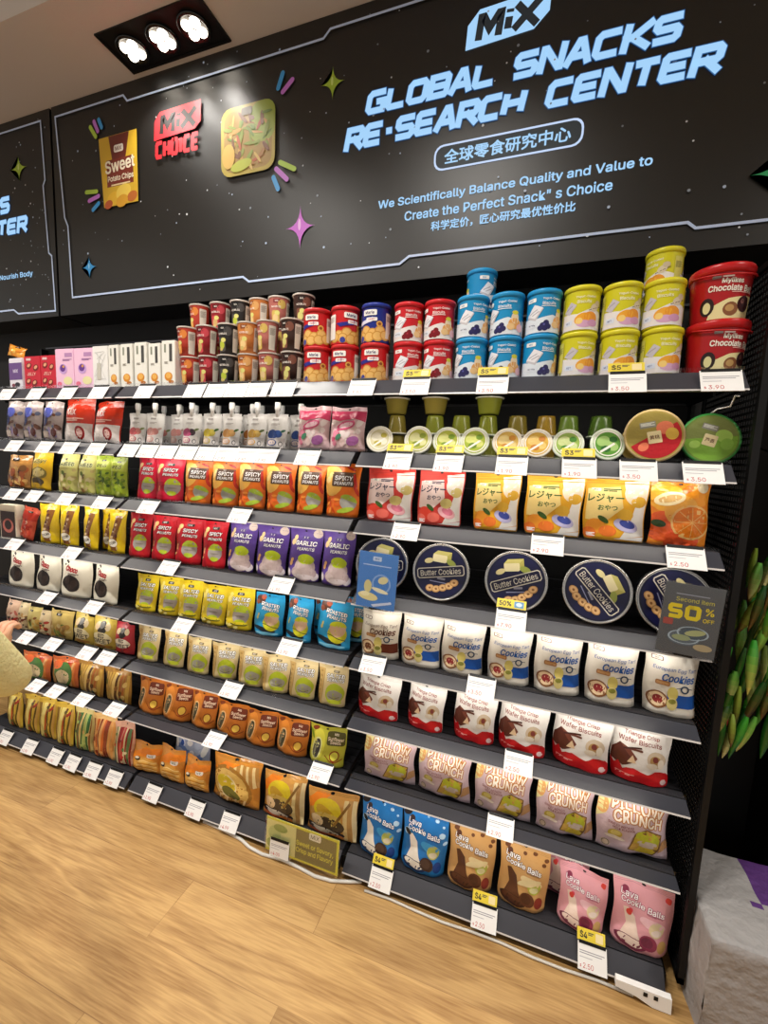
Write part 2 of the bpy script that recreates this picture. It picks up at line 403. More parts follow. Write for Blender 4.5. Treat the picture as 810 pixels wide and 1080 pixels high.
# measured rows: (shelf, [(x of the middle, width, height above the shelf)...])
OFF = [.048, .042, .034, .027, .02, .016, .006, .036]
ROWS = {
'purple_white_carton': (0, [(-1.662, .094, .135)]),
'red_carton': (0, [(-1.554, .109, .139), (-1.453, .093, .139)]),
'pink_carton': (0, [(-1.352, .107, .161), (-1.244, .109, .16)]),
'wrapped_carton': (0, [(-1.15, .088, .163)]),
'white_carton': (0, [(-1.074, .058, .163), (-1.006, .066, .164), (-.936, .067, .167), (-.866, .063, .16), (-.798, .068, .167)]),
'cup_bot': (0, [(-.722, .087, .106), (-.636, .081, .103), (-.55, .083, .106), (-.462, .083, .105), (-.375, .084, .105), (-.283, .092, .104)]),
'cup_mid': (0, [(-.734, .084, .214), (-.645, .085, .215), (-.549, .09, .213), (-.464, .079, .217), (-.382, .087, .221), (-.286, .087, .211)]),
'cup_top': (0, [(-.75, .091, .326), (-.652, .101, .322), (-.558, .088, .322), (-.473, .082, .325), (-.39, .099, .331), (-.288, .099, .326)]),
'red_can_bot': (0, [(-.188, .091, .115), (-.086, .101, .113), (.02, .105, .111)]),
'red_can_top': (0, [(-.191, .098, .234), (-.088, .109, .236), (.02, .113, .236)]),
'yog_bot': (0, [(.132, .099, .114), (.23, .098, .112)]),
'yog_top': (0, [(.13, .105, .23), (.228, .099, .228)]),
'blue_bot': (0, [(.33, .095, .112), (.428, .101, .115), (.524, .093, .115)]),
'blue_top': (0, [(.328, .1, .228), (.427, .1, .235), (.526, .099, .233)]),
'blue_top2': (0, [(.332, .105, .356)]),
'yel_bot': (0, [(.624, .105, .114), (.726, .101, .118), (.826, .101, .114)]),
'yel_top': (0, [(.625, .104, .234), (.723, .098, .233), (.82, .105, .237)]),
'yel_top2': (0, [(.834, .109, .364)]),
'buck_bot': (0, [(.949, .138, .124)]),
'buck_top': (0, [(.942, .137, .253)]),
'clear_bag': (1, [(-1.708, .107, .175), (-1.59, .124, .174), (-1.463, .13, .173)]),
'red_bag': (1, [(-1.304, .174, .184), (-1.136, .164, .171)]),
'spout': (1, [(-.982, .095, .148), (-.892, .087, .147), (-.825, .056, .133), (-.769, .046, .144), (-.711, .09, .147), (-.616, .091, .147), (-.528, .079, .147), (-.478, .036, .147), (-.418, .083, .146), (-.333, .088, .15), (-.274, .037, .143)]),
'candy': (1, [(-.182, .132, .149), (-.054, .131, .146)]),
'jelly': (1, [(.058, .087, .077), (.19, .093, .085), (.278, .086, .078), (.363, .083, .076), (.454, .09, .077), (.538, .088, .076), (.621, .084, .077), (.709, .092, .084)]),
'bowl': (1, [(.83, .137, .129), (.964, .127, .125)]),
'brown_bag': (2, [(-1.703, .164, .152)]),
'yellow_tall': (2, [(-1.548, .146, .17), (-1.452, .042, .161)]),
'cream_bag': (2, [(-1.376, .111, .167), (-1.267, .106, .167)]),
'green_bag': (2, [(-1.165, .098, .17), (-1.072, .089, .166)]),
'pink_spicy': (2, [(-.932, .109, .167), (-.814, .137, .168)]),
'orange_spicy': (2, [(-.679, .134, .165), (-.55, .124, .167), (-.428, .121, .172), (-.308, .119, .17), (-.19, .116, .175), (-.068, .128, .18)]),
'red_leisure': (2, [(.102, .171, .171), (.266, .15, .173)]),
'yel_leisure': (2, [(.437, .142, .175), (.594, .165, .177), (.752, .166, .18)]),
'orange_bag': (2, [(.903, .142, .173)]),
'dark_box': (3, [(-1.749, .114, .176)]),
'red_stick': (3, [(-1.651, .176, .178)]),
'yellow_stick': (3, [(-1.512, .118, .18), (-1.386, .137, .185), (-1.249, .102, .186), (-1.174, .072, .188), (-1.104, .102, .185)]),
'deep_red': (3, [(-.976, .123, .179), (-.854, .122, .177), (-.728, .139, .176), (-.599, .11, .176)]),
'garlic': (3, [(-.481, .134, .183), (-.349, .139, .18), (-.213, .138, .182), (-.083, .127, .188)]),
'tin': (3, [(.084, .197, .188), (.282, .176, .193), (.509, .181, .201), (.728, .181, .195), (.915, .174, .208)]),
'white_choc': (4, [(-1.728, .189, .165), (-1.548, .185, .166), (-1.36, .197, .17), (-1.179, .168, .17)]),
'yellow_salted': (4, [(-.949, .124, .148), (-.831, .114, .151), (-.725, .118, .153), (-.61, .131, .149), (-.486, .137, .155)]),
'blue_salted': (4, [(-.352, .13, .152), (-.225, .115, .156), (-.086, .148, .167)]),
'egg_brown': (4, [(.086, .146, .156)]),
'egg_blue': (4, [(.228, .143, .159), (.363, .142, .166), (.506, .135, .168), (.645, .138, .178), (.786, .141, .181), (.933, .136, .178)]),
'mix_small': (5, [(-1.798, .105, .134), (-1.72, .069, .132), (-1.647, .094, .123), (-1.569, .078, .117), (-1.465, .144, .133)]),
'sweet_yellow': (5, [(-1.326, .138, .133), (-1.192, .143, .141)]),
'sweet_red': (5, [(-1.078, .131, .134)]),
'tan_salted': (5, [(-.946, .136, .14), (-.81, .139, .143), (-.682, .136, .137), (-.556, .134, .136), (-.432, .132, .14), (-.321, .114, .135), (-.21, .116, .134), (-.087, .136, .138)]),
'triangle': (5, [(.088, .169, .136), (.256, .119, .145), (.416, .141, .158), (.562, .153, .154), (.727, .166, .161), (.882, .159, .159)]),
'noodle_red': (6, [(-1.652, .21, .12), (-1.463, .172, .133)]),
'stick_mix': (6, [(-1.295, .18, .144), (-1.125, .164, .147)]),
'sunflower': (6, [(-.936, .153, .147), (-.795, .15, .148), (-.66, .133, .141), (-.524, .158, .127), (-.386, .144, .128), (-.246, .144, .132)]),
'green_seed': (6, [(-.098, .15, .136)]),
'pillow': (6, [(.136, .198, .154), (.329, .19, .169), (.518, .186, .176), (.702, .172, .173), (.884, .203, .178)]),
'slim': (7, [(-1.826, .124, .15), (-1.707, .119, .163), (-1.588, .121, .176), (-1.469, .123, .18)]),
'slim2': (7, [(-1.347, .124, .18), (-1.218, .149, .179), (-1.098, .12, .172)]),
'orange_noodle': (7, [(-.97, .163, .086), (-.832, .145, .103), (-.698, .137, .093)]),
'orange_big': (7, [(-.502, .245, .182)]),
'orange_cart': (7, [(-.282, .195, .177), (-.074, .216, .171)]),
'lava_blue': (7, [(.116, .163, .191), (.277, .167, .204)]),
'lava_brown': (7, [(.438, .161, .196), (.602, .161, .194)]),
'lava_pink': (7, [(.775, .142, .174), (.935, .166, .194)]),
}
ZR = [1.661, 1.444, 1.233, 1.0, 0.781, 0.57, 0.349, 0.029]
ZS = [a + b for a, b in zip(ZR, OFF)]
# price tags along each rail: x, price, 1 = yellow promotion header above, 2 = header reading 50%
TAGS = {
0: [(-1.628, '1.90', 0), (-1.443, '1.90', 0), (-1.258, '2.50', 0), (-1.086, '2.50', 0), (-0.849, '2.50', 0), (-0.617, '1.90', 0), (-0.527, '1.90', 0), (-0.44, '1.90', 0), (-0.353, '1.90', 0), (-0.255, '1.90', 0), (0.02, '3.90', 0), (0.189, '3.50', 1), (0.409, '3.50', 1), (0.738, '3.50', 1), (0.935, '3.90', 0)],
1: [(-1.6, '1.90', 0), (-1.408, '1.90', 0), (-1.262, '1.90', 0), (-1.113, '1.90', 0), (-0.937, '2.90', 0), (-0.843, '2.90', 0), (-0.751, '2.90', 0), (-0.659, '2.90', 0), (-0.57, '2.90', 0), (-0.484, '2.90', 0), (-0.398, '2.90', 0), (-0.318, '2.90', 0), (-0.164, '2.90', 0), (0.145, '1.90', 1), (0.299, '1.90', 1), (0.475, '1.90', 1), (0.647, '1.90', 1), (0.784, '3.50', 0), (0.923, '3.50', 0)],
2: [(-1.632, '1.90', 0), (-1.496, '1.90', 0), (-1.298, '1.90', 0), (-1.093, '1.90', 0), (-0.849, '1.90', 0), (-0.429, '1.90', 0), (0.179, '2.90', 0), (0.585, '2.90', 0), (0.91, '2.50', 0)],
3: [(-1.647, '1.90', 0), (-1.28, '1.90', 0), (-0.758, '1.90', 0), (-0.257, '1.90', 0), (0.505, '7.90', 2)],
4: [(-1.454, '1.90', 0), (-1.171, '1.90', 0), (-0.693, '1.90', 0), (-0.224, '1.90', 0), (0.089, '3.50', 0), (0.435, '3.50', 0)],
5: [(-1.609, '1.90', 0), (-1.433, '1.90', 0), (-1.222, '1.90', 0), (-1.111, '1.90', 0), (-0.471, '1.90', 0), (0.558, '2.50', 0)],
6: [(-1.564, '1.90', 0), (-1.437, '1.90', 0), (-1.264, '1.90', 0), (-1.072, '1.90', 0), (-0.55, '1.90', 0), (-0.092, '1.90', 0), (0.522, '2.90', 0)],
7: [(-1.801, '1.90', 0), (-1.623, '1.90', 0), (-1.448, '1.90', 0), (-1.337, '1.90', 0), (-1.207, '1.90', 0), (-1.082, '1.90', 0), (-0.863, '1.90', 0), (-0.641, '1.90', 0), (-0.472, '4.99', 0), (-0.223, '4.00', 3), (0.15, '2.50', 1), (0.496, '2.50', 1), (0.805, '2.50', 1)],
}
# ------------------------------------------------------------------ printed designs (x 0..1, y 0..p.H)
W_ = '#ffffff'; DK = '#2a2420'
def peanut(p, x, y, s, c, rot=60):
    k = math.radians(rot); dx, dy = math.cos(k) * s * .55, math.sin(k) * s * .55
    p.ell(x - dx, y - dy, s * .72, s * .56, c, rot); p.ell(x + dx, y + dy, s * .62, s * .48, c, rot)
def logo(p, x, y, w, h, bg='#33302e', fg='#d8d2cc'):
    p.rr(x - w/2, y - h/2, x + w/2, y + h/2, h * .3, bg); p.txt('MiX', x, y, h * .62, fg, mw=w * .7)
def bean(p, x, y, rx, ry, body, cap, rot=0):      # rounded nut with a coloured upper half
    p.ell(x, y, rx, ry, body, rot); p.ell(x, y + ry * .2, rx * 1.04, ry * .86, cap, rot, a0=8, a1=172)
def nuts(p, l1, l2, bg2, txtc=W_, out='#3a2422', nutc='#ecd08c', cap='#b5c72c', body='#a49c98', bx=.66, by=.33, br=.25):
    H = p.H
    if bg2: p.poly([(0, H*.42), (.35, H*.5), (.3, .02), (.02, .02)], bg2)
    peanut(p, .2, H*.76, .15, nutc, 65); logo(p, .55, H*.855, .24, .09)
    p.txt(l1, .58, H*.73, .115, txtc, mw=.7, bold=.03, shear=.15, out=out, ow=.07); p.txt(l2, .6, H*.62, .085, txtc, mw=.62, bold=.03, shear=.15, out=out, ow=.07)
    peanut(p, .2, H*.36, .085, nutc, 80); peanut(p, .12, H*.2, .06, nutc, 30)
    bean(p, bx, by*H, br, br * 1.12, body, cap)
    p.ell(bx, by*H - br*.78, br*.62, br*.3, cap); p.ell(bx, by*H - br*.1, br*.62, br*.1, '#8c847c')
def a_deepred(p): nuts(p, 'SPICY', 'PEANUTS', '#a81020')
def a_pinkspicy(p):
    nuts(p, 'SPICY', 'PEANUTS', None, bx=.7)
    p.rr(.1, .05, .42, p.H*.45, .03, '#b40f2c'); peanut(p, .26, p.H*.3, .07, '#f0a860', 80)
def a_orange(p):
    H = p.H
    p.ell(.2, H*.66, .34, .42, '#f3bd58'); peanut(p, .14, H*.72, .14, '#f6d98c', 60)
    p.rr(.22, H*.56, .86, H*.83, .04, '#5d4638'); logo(p, .5, H*.8, .2, .07, '#5d4638')
    p.txt('SPICY', .54, H*.72, .12, W_, mw=.56, bold=.03, out='#2d1d18', ow=.05); p.txt('PEANUTS', .55, H*.62, .085, W_, mw=.56, bold=.03, out='#2d1d18', ow=.05)
    for i in range(9):
        x, y = .1 + .1 * (i % 4), H * (.12 + .1 * (i // 3)); p.ell(x, y, .1, .035, ('#e8641e', '#f79a3c', '#d44a14')[i % 3], 30 + 47 * i)
    p.ell(.88, H*.68, .05, .2, '#b3261c', 18); p.ell(.93, H*.5, .045, .16, '#c43420', 25); p.ell(.72, H*.9, .14, .035, '#b3261c', -20)
    bean(p, .72, H*.27, .23, .2, '#a6a49c', '#a9c23a', -18); p.ell(.66, H*.13, .24, .07, '#a9c23a', 14)
def a_garlic(p):
    H = p.H
    peanut(p, .2, H*.77, .13, '#edd193', 62); p.ell(.85, H*.92, .13, .12, '#cbb8ae'); logo(p, .55, H*.83, .22, .085, '#4a3a78')
    p.txt('GARLIC', .56, H*.72, .12, W_, mw=.64, bold=.03, shear=.1, out='#3b2a63', ow=.06); p.txt('PEANUTS', .58, H*.61, .08, W_, mw=.58, bold=.03, shear=.1, out='#3b2a63', ow=.06)
    peanut(p, .2, H*.35, .09, '#e9b777', 75); p.ell(.1, H*.13, .1, .11, '#e7dde2'); p.ell(.9, H*.1, .1, .12, '#e7dde2')
    p.ell(.6, H*.16, .36, .22, '#b9a3a4'); p.ell(.62, H*.27, .3, .28, '#c2aeac'); p.ell(.64, H*.42, .24, .14, '#b8cb1f', -5); p.ell(.4, H*.14, .13, .1, '#cdbcbb')
    p.ell(.62, H*.08, .3, .07, '#ddd0d2')
def a_yellow(p):
    H = p.H
    nuts(p, 'SALTED', 'PEANUTS', None, out='#4a4420', nutc='#f3e27a', by=.36, br=.27)
    for x, y in ((.3, .1), (.5, .05), (.12, .1)): p.ell(x, y*H, .1, .05, '#f6ec8e', 20)
    p.ell(.62, .14*H, .3, .05, '#6a6a28'); p.ell(.62, .17*H, .29, .05, '#e8d72c')
def a_blue(p):
    H = p.H
    p.ell(.2, H*.85, .16, .13, '#5a3325'); p.ell(.3, H*.9, .09, .08, '#b5583a'); p.ell(.1, H*.78, .08, .08, '#8a4a30')
    p.txt('ROASTED', .56, H*.74, .1, W_, mw=.62, bold=.03, out='#15374d', ow=.07, rot=-4); p.txt('PEANUTS', .58, H*.64, .09, W_, mw=.58, bold=.03, out='#15374d', ow=.07, rot=-4)
    peanut(p, .2, H*.46, .08, '#d9c66a', 75)
    p.ell(.42, H*.16, .4, .07, '#17242e', -8); p.ell(.66, H*.32, .27, .24, '#c7c526'); bean(p, .66, H*.42, .23, .2, '#d6b191', '#c9d024'); p.line([(.4, H*.3), (.9, H*.2)], .02, '#3a3a20')
    p.ell(.5, H*.06, .4, .05, '#7fcdf0')
def a_tan(p):
    H = p.H
    p.rect(0, 0, .24, H*.9, '#c9a868'); p.rect(.235, 0, .25, H*.9, '#a7884e')
    for k in range(7): p.ell(.12, H*(.1+.12*k), .05, .03, '#b08d52', 30*k)
    logo(p, .62, H*.86, .2, .07, '#8a7a52'); p.txt('SALTED', .62, H*.75, .11, W_, mw=.62, bold=.03, out='#41351f', ow=.07); p.txt('PEANUTS', .64, H*.65, .085, W_, mw=.6, bold=.03, out='#41351f', ow=.07)
    p.ell(.66, H*.33, .31, .3, '#b4c227'); p.ell(.67, H*.29, .25, .16, '#a5a295'); p.ell(.68, H*.13, .24, .07, '#c9d63a'); p.line([(.5, H*.26), (.66, H*.2), (.84, H*.27)], .018, '#6d6b3a')
def a_sun(p, pack='#b8651d', lab='#6b2c17', rim='#e9c18a', seed='#4d4a35', spot='#e9c04e'):
    H = p.H
    p.ell(.25, H*.5, .22, H*.42, spot if lab != '#6b2c17' else '#d98834', -10); p.ell(.24, H*.42, .15, H*.3, rim, -10); p.ell(.25, H*.42, .11, H*.26, seed, -10); p.ell(.22, H*.45, .035, H*.2, '#8a8a72', -10)
    p.rr(.52, H*.58, .98, H*.9, .05, lab); logo(p, .75, H*.83, .22, .08, lab, '#f4e6d2'); p.txt('Sunflower', .75, H*.73, .075, '#f4dcc0', mw=.4); p.txt('Seeds', .75, H*.65, .07, '#f4dcc0', mw=.34)
    p.ring(.76, H*.32, .1, .13, '#8a3c18'); p.ell(.76, H*.32, .1, .1, spot); p.line([(.5, H*.3), (.62, H*.2), (.8, H*.16), (.97, H*.24)], .025, '#8a3c18')
    p.ell(.18, H*.92, .1, .05, '#7a3617', 20)
def a_greenseed(p):
    a_sun(p, lab='#4f4a17', rim='#dfe3a0', seed='#3e3c3a', spot='#d6d24a')
    p.ell(.08, p.H*.75, .05, .12, '#7a9a1e', 30)
def a_egg(p, band='#1d55ab', ink='#1d5aa8'):
    H = p.H
    p.rr(.1, H*.82, .32, H*.88, .02, '#5c2e28'); p.rr(.115, H*.828, .305, H*.872, .015, '#efe9dd'); p.txt('MiX', .21, H*.85, .035, '#5c2e28')
    p.txt('European Egg Tart', .54, H*.71, .088, ink, mw=.84, shear=.2, bold=.004); p.txt('Cookies', .62, H*.59, .15, ink, mw=.62, shear=.25, bold=.03)
    p.rect(.42, H*.145, .995, H*.345, band)
    p.rr(.2, H*.46, .46, H*.535, .03, '#a9794f'); p.rr(.22, H*.475, .44, H*.515, .02, '#c89a68')
    p.ell(.25, H*.225, .2, .175, '#8c5c38'); p.ell(.25, H*.23, .165, .14, '#ead0a8'); p.ell(.26, H*.235, .1, .085, '#8c2a2c' if band != '#6a2f1c' else '#6a3c20')
    p.ell(.52, H*.36, .1, .13, '#cfc06a'); p.ell(.52, H*.2, .1, .13, '#d8cb86'); p.ell(.52, H*.24, .07, .05, '#8a8a3c')
    p.ring(.74, H*.44, .055, .085, '#23405e', ky=.9); p.line([(.58, H*.44), (.66, H*.46)], .012, '#23405e'); p.line([(.82, H*.46), (.9, H*.44)], .012, '#23405e')
def a_eggb(p): a_egg(p, '#6a2f1c', '#5b3020')
def a_tri(p):
    H = p.H
    for i, r in enumerate((0, 1)): pass
    p.txt('Triangle Crisp', .5, H*.81, .085, '#8c3b30', mw=.76, bold=.012, rot=-3); p.txt('Wafer Biscuits', .47, H*.71, .085, '#8c3b30', mw=.72, bold=.012, rot=-3)
    p.poly([(0, H*.3), (.02, H*.5), (.14, H*.64), (.26, H*.5), (.4, H*.36), (.2, H*.25)], '#5a2a1e'); p.poly([(.14, H*.64), (.3, H*.58), (.44, H*.42), (.4, H*.36), (.26, H*.5)], '#7a4030')
    p.poly([(.27, H*.34), (.36, H*.47), (.42, H*.34)], '#e3c6a0'); p.rr(.3, H*.55, .52, H*.585, .012, '#6b3a2c'); p.line([(.2, H*.56), (.5, H*.62)], .03, '#4a221a')
    p.ell(.76, H*.46, .17, .14, '#cbb9a0'); p.ell(.74, H*.44, .1, .09, '#b08a4e'); p.ell(.74, H*.47, .05, .05, '#7a3328'); p.ell(.84, H*.4, .06, .09, '#e8e0d2'); p.ell(.68, H*.36, .1, .05, '#e2d8c8')
    pts = [(0, 0), (1, 0), (1, H*.2)]
    q = [(.95, .25), (.9, .17), (.85, .27), (.79, .18), (.74, .27), (.69, .16), (.62, .2), (.56, .13), (.5, .22), (.44, .14), (.38, .26), (.32, .17), (.26, .24), (.2, .2), (.13, .31), (.06, .24), (0, .33)]
    p.poly(pts + [(x, H*y) for x, y in q], '#c3151d'); p.bars(.08, H*.14, .4, .014, '#f0b8b0', 2); p.ell(.9, H*.09, .06, .055, '#e9c9c9')
def a_pillow(p):
    H = p.H
    p.poly([(0, H), (0, H*.5), (.12, H*.62), (.2, H*.95)], '#efe6a6'); p.ell(.06, H*.74, .09, .14, '#e6b06c')
    p.txt('PILLOW', .54, H*.79, .16, '#f8efe2', mw=.7, sx=0, bold=.03, out='#c07f3c', ow=.07, rot=-4, arch=.02); p.txt('CRUNCH', .55, H*.62, .15, '#f8efe2', mw=.66, sx=0, bold=.03, out='#c07f3c', ow=.07, rot=-4, arch=.02)
    p.txt('SWEET POTATO', .32, H*.5, .035, '#8a3a3c', mw=.34, rot=-4); p.txt('MILK FLAVOUR', .36, H*.45, .032, '#8a3a3c', mw=.3, rot=-4)
    p.ell(.24, H*.34, .1, .07, '#c9b44a', 20); p.ell(.25, H*.36, .07, .045, '#e0d37c', 20); p.ell(.24, H*.27, .14, .03, '#efe4d8')
    p.poly([(.42, H*.14), (.52, H*.42), (.66, H*.53), (.9, H*.44), (.86, H*.2), (.78, H*.06)], '#7a5a2c'); p.poly([(.44, H*.15), (.54, H*.41), (.66, H*.51), (.88, H*.43), (.84, H*.21), (.77, H*.08)], '#c9a24e')
    p.ell(.67, H*.29, .17, .17, '#c8b53a'); p.ell(.69, H*.37, .17, .11, '#b9bf32', -10); p.ell(.68, H*.28, .14, .06, '#cfc2b8'); p.ell(.66, H*.15, .14, .07, '#d9c437')
    p.poly([(.84, H*.12), (1, H*.2), (1, H*.34), (.9, H*.33)], '#c99a6a'); p.ell(.12, H*.12, .07, .065, '#d9c3ab'); p.ring(.12, H*.12, .045, .06, '#8a7a70')
def lava(p, txt_out, liquid, mound, cup, acc, drops):
    H = p.H
    for x, y, r in drops[1]: p.ell(x, H*y, r, r * .8, drops[0], 30)
    p.ell(.2, H*.83, .06, .06, mound); p.txt('Lava', .13, H*.8, .1, W_, mw=.36, bold=.025, out=txt_out, ow=.07, rot=-8, align='L'); p.txt('Cookie Balls', .13, H*.71, .095, W_, mw=.74, bold=.025, out=txt_out, ow=.07, rot=-8, align='L')
    p.txt('flavoured filling', .68, H*.595, .035, txt_out, mw=.4, rot=-6)
    p.poly([(.16, H*.6), (.24, H*.62), (.36, H*.52), (.42, H*.3), (.5, H*.12), (.2, H*.1), (.14, H*.22), (.22, H*.4)], liquid)
    p.ell(.66, H*.48, .22, .09, acc[0], -12); p.ell(.72, H*.42, .13, .14, acc[1]); p.ell(.72, H*.38, .09, .06, acc[2])
    p.ell(.32, H*.13, .27, .13, cup, -8); p.ell(.32, H*.15, .22, .09, liquid, -8); p.ell(.6, H*.2, .15, .15, mound); p.ell(.58, H*.21, .1, .1, acc[3]); p.ell(.84, H*.18, .09, .12, acc[4])
def a_lblue(p):
    lava(p, '#123a7a', '#efeae0', '#3b2a26', '#17325e', ('#3fa0dc', '#b7bf62', '#d9d2b8', '#4e3a34', '#173f86'), ('#bfe4ff', [(.75, .9, .05), (.9, .84, .03), (.55, .93, .03), (.88, .7, .07), (.1, .62, .08), (.95, .58, .05)]))
    p.ell(.1, p.H*.92, .1, .07, '#1b1d26', 30); p.ell(.12, p.H*.62, .08, .05, '#1b1d26', -30)
def a_lbrown(p):
    lava(p, '#5a321c', '#5a3523', '#5a3322', '#3c2015', ('#f0dca8', '#b9c24a', '#e0dca8', '#4b2a1c', '#8a3428'), ('#6e4228', [(.7, .9, .05), (.88, .78, .045), (.93, .86, .05), (.5, .86, .04), (.15, .9, .06)]))
    p.ell(.62, p.H*.47, .24, .06, '#f2e2b0', 15)
def a_lpink(p):
    lava(p, '#a8426c', '#f2dccf', '#8c3350', '#7a3048', ('#f6c9d4', '#e8d8b0', '#f3e4dc', '#6e2440', '#d8b070'), ('#e8506a', [(.9, .86, .06), (.28, .58, .05)]))
    p.ell(.9, p.H*.86, .045, .06, '#e0473f', 20); p.ell(.26, p.H*.56, .05, .055, '#e0473f')
def leisure(p, c1, c2, c3, ink):
    H = p.H
    p.poly([(.62, H*.9), (.98, H*.94), (.98, H*.1), (.6, H*.04), (.75, H*.3), (.82, H*.55), (.66, H*.7)], '#f1efe9'); p.ell(.8, H*.72, .17, .2, c3[0]); p.ell(.86, H*.6, .12, .1, c3[1])  # white area at the right: a highlight painted into the pouch colours
    p.poly([(.04, H*.3), (.04, H*.78), (.56, H*.82), (.62, H*.5), (.36, H*.28)], c2)
    p.rr(.1, H*.745, .26, H*.79, .015, '#eef0e4'); p.txt('MiX', .18, H*.767, .03, ink); p.bars(.3, H*.785, .58, .02, ink, 2)
    p.txt('レジャー', .34, H*.64, .15, ink, mw=.56, sx=0, bold=.02); p.txt('おやつ', .38, H*.49, .095, ink, mw=.3, bold=.02)
    p.ell(.2, H*.2, .16, .14, c3[2]); p.ell(.4, H*.14, .14, .1, c3[3]); p.ell(.1, H*.1, .12, .1, c3[3]); p.ell(.32, H*.31, .1, .045, '#3d5a22', -35)
    p.ell(.68, H*.24, .2, .11, c3[4], -18); p.ell(.7, H*.26, .13, .07, c3[5], -18); p.ell(.66, H*.4, .13, .1, c3[1]); p.bars(.05, H*.1, .2, .015, W_, 3)
    p.poly([(.5, H*.03), (.98, H*.09), (.98, H*.02)], '#eceae6'); p.line([(0, H*.87), (1, H*.88)], .012, c3[2])
def a_redl(p): leisure(p, '#c3302c', '#ead2cc', ('#e9e2d6', '#d8c77c', '#d8402e', '#e0685a', '#e8aeb4', '#d87a90'), '#2c2a4a')
def a_yell(p): leisure(p, '#e8a01c', '#f3d88a', ('#f3e3c6', '#e8b63c', '#ef9a2e', '#e8782c', '#b8b4d8', '#3c4a9a'), '#2f5a24')
def a_orangebag(p):
    H = p.H
    for i, (x, y, r, c) in enumerate(((.25, .75, .3, '#f5b23c'), (.75, .8, .25, '#f09a2a'), (.2, .3, .3, '#e8602a'), (.55, .1, .3, '#e2552a'), (.5, .55, .3, '#f2ae48'))): p.ell(x, H*y, r, r, c)
    p.ell(.68, H*.38, .36, .34, '#f3c074'); p.ell(.68, H*.38, .32, .3, '#e87e1e')
    for k in range(8):
        a = k * PI / 4; p.line([(.68, H*.38), (.68 + .3*math.cos(a), H*.38 + .28*math.sin(a))], .015, '#f2b765')
    p.ell(.3, H*.72, .26, .13, '#f4e2b4', 15); p.ell(.3, H*.72, .2, .07, '#d8b070', 15); p.ell(.12, H*.34, .13, .07, '#2f4a22', -10); p.ell(.85, H*.9, .1, .1, '#e9dcb8'); p.ell(.6, H*.88, .12, .06, '#d97a2a', 40)
def a_choc(p):
    H = p.H
    for x, y, r in ((.15, .9, .03), (.2, .87, .03), (.12, .81, .025), (.22, .79, .02)): p.ell(x, H*y, r, r, '#2a201c')
    p.txt('Choco', .38, H*.7, .11, '#b32026', mw=.55, bold=.05, out='#3a1414', ow=.03, rot=-5); p.bars(.3, H*.6, .66, .018, '#5a4a40', 2)
    p.ell(.45, H*.35, .3, .19, '#241a17', -12); p.ell(.32, H*.42, .1, .09, '#3a2a24'); p.ell(.56, H*.36, .12, .08, '#3a2a24'); p.ell(.48, H*.28, .12, .06, '#33241f')
def a_clear(p):
    H = p.H; q = random.Random(4)
    for i in range(26): p.ell(q.uniform(.1, .9), H*q.uniform(.05, .8), q.uniform(.05, .14), q.uniform(.04, .1), q.choice(('#7a5a50', '#9a8690', '#5a5f78', '#b49a88', '#8a7aa0', '#6a4436')), q.uniform(0, 180), 8)
    p.ell(.75, H*.22, .13, .17, '#4a1f18'); p.rr(.1, H*.08, .5, H*.24, .03, '#b9a79a'); p.ell(.4, H*.75, .25, .14, '#8088b4')
def a_clear2(p):
    a_clear(p); p.ell(.4, p.H*.7, .3, .2, '#5a64c0'); p.ell(.3, p.H*.5, .2, .2, '#343a70')
def a_redbag(p):
    H = p.H
    p.rect(.02, 0, .98, H*.42, '#d9cfcb'); p.ell(.66, H*.2, .16, .18, '#8c1a1c'); p.ell(.66, H*.2, .1, .12, '#d8b0a8'); p.ell(.25, H*.25, .14, .16, '#efe6e2'); p.txt('MiX', .4, H*.68, .14, '#f6dcd2', mw=.5, bold=.03)
    p.bars(.2, H*.54, .8, .03, '#f3b9a6', 2)
def a_candy(p):
    H = p.H; q = random.Random(8)
    for i in range(24): p.ell(q.uniform(.1, .9), H*q.uniform(.1, .8), q.uniform(.06, .15), q.uniform(.05, .1), q.choice(('#efc6cf', '#f4e4e2', '#e28aa2', '#e9d9d2', '#d1587c', '#f0d2d0')), q.uniform(0, 180), 7)
    p.poly([(0, H*.72), (.3, H*.66), (.7, H*.72), (1, H*.66), (1, H*.9), (0, H*.9)], '#cf4468'); p.ell(.5, H*.56, .26, .12, '#d0587e', 15); p.ell(.5, H*.56, .2, .07, '#f1c9d4', 15); p.ell(.7, H*.22, .18, .12, '#9a5a94', 20); p.ell(.3, H*.3, .1, .06, '#4c8a6a', 50)
def generic(seed, cols, word=None, wc=W_, wo='#333333', n=18, top=None, wy=.74):
    def f(p):
        H = p.H; q = random.Random(seed)
        for i in range(n): p.ell(q.uniform(.08, .92), H*q.uniform(.05, .62), q.uniform(.05, .16), q.uniform(.04, .1), q.choice(cols), q.uniform(0, 180), 9)
        if top: p.rect(0, H*.64, 1, H*.88, top)
        logo(p, .5, H*.87, .25, .08)
        if word: p.txt(word, .5, H*wy, .15, wc, mw=.8, bold=.03, out=wo, ow=.07)
    return f
def stripes(seed, cols, cap=None):
    def f(p):
        H = p.H; q = random.Random(seed)
        for i in range(10):
            x = .06 + .088 * i; c = q.choice(cols)
            p.poly([(x, .02), (x + .07, .02), (x + .09 + q.uniform(-.04, .04), H*.88), (x + q.uniform(-.02, .04), H*.88)], c)
        for i in range(7): p.ell(q.uniform(.15, .85), H*q.uniform(.08, .8), .08, .06, q.choice(cols), q.uniform(0, 90), 9)
        if cap: cap(p)
    return f
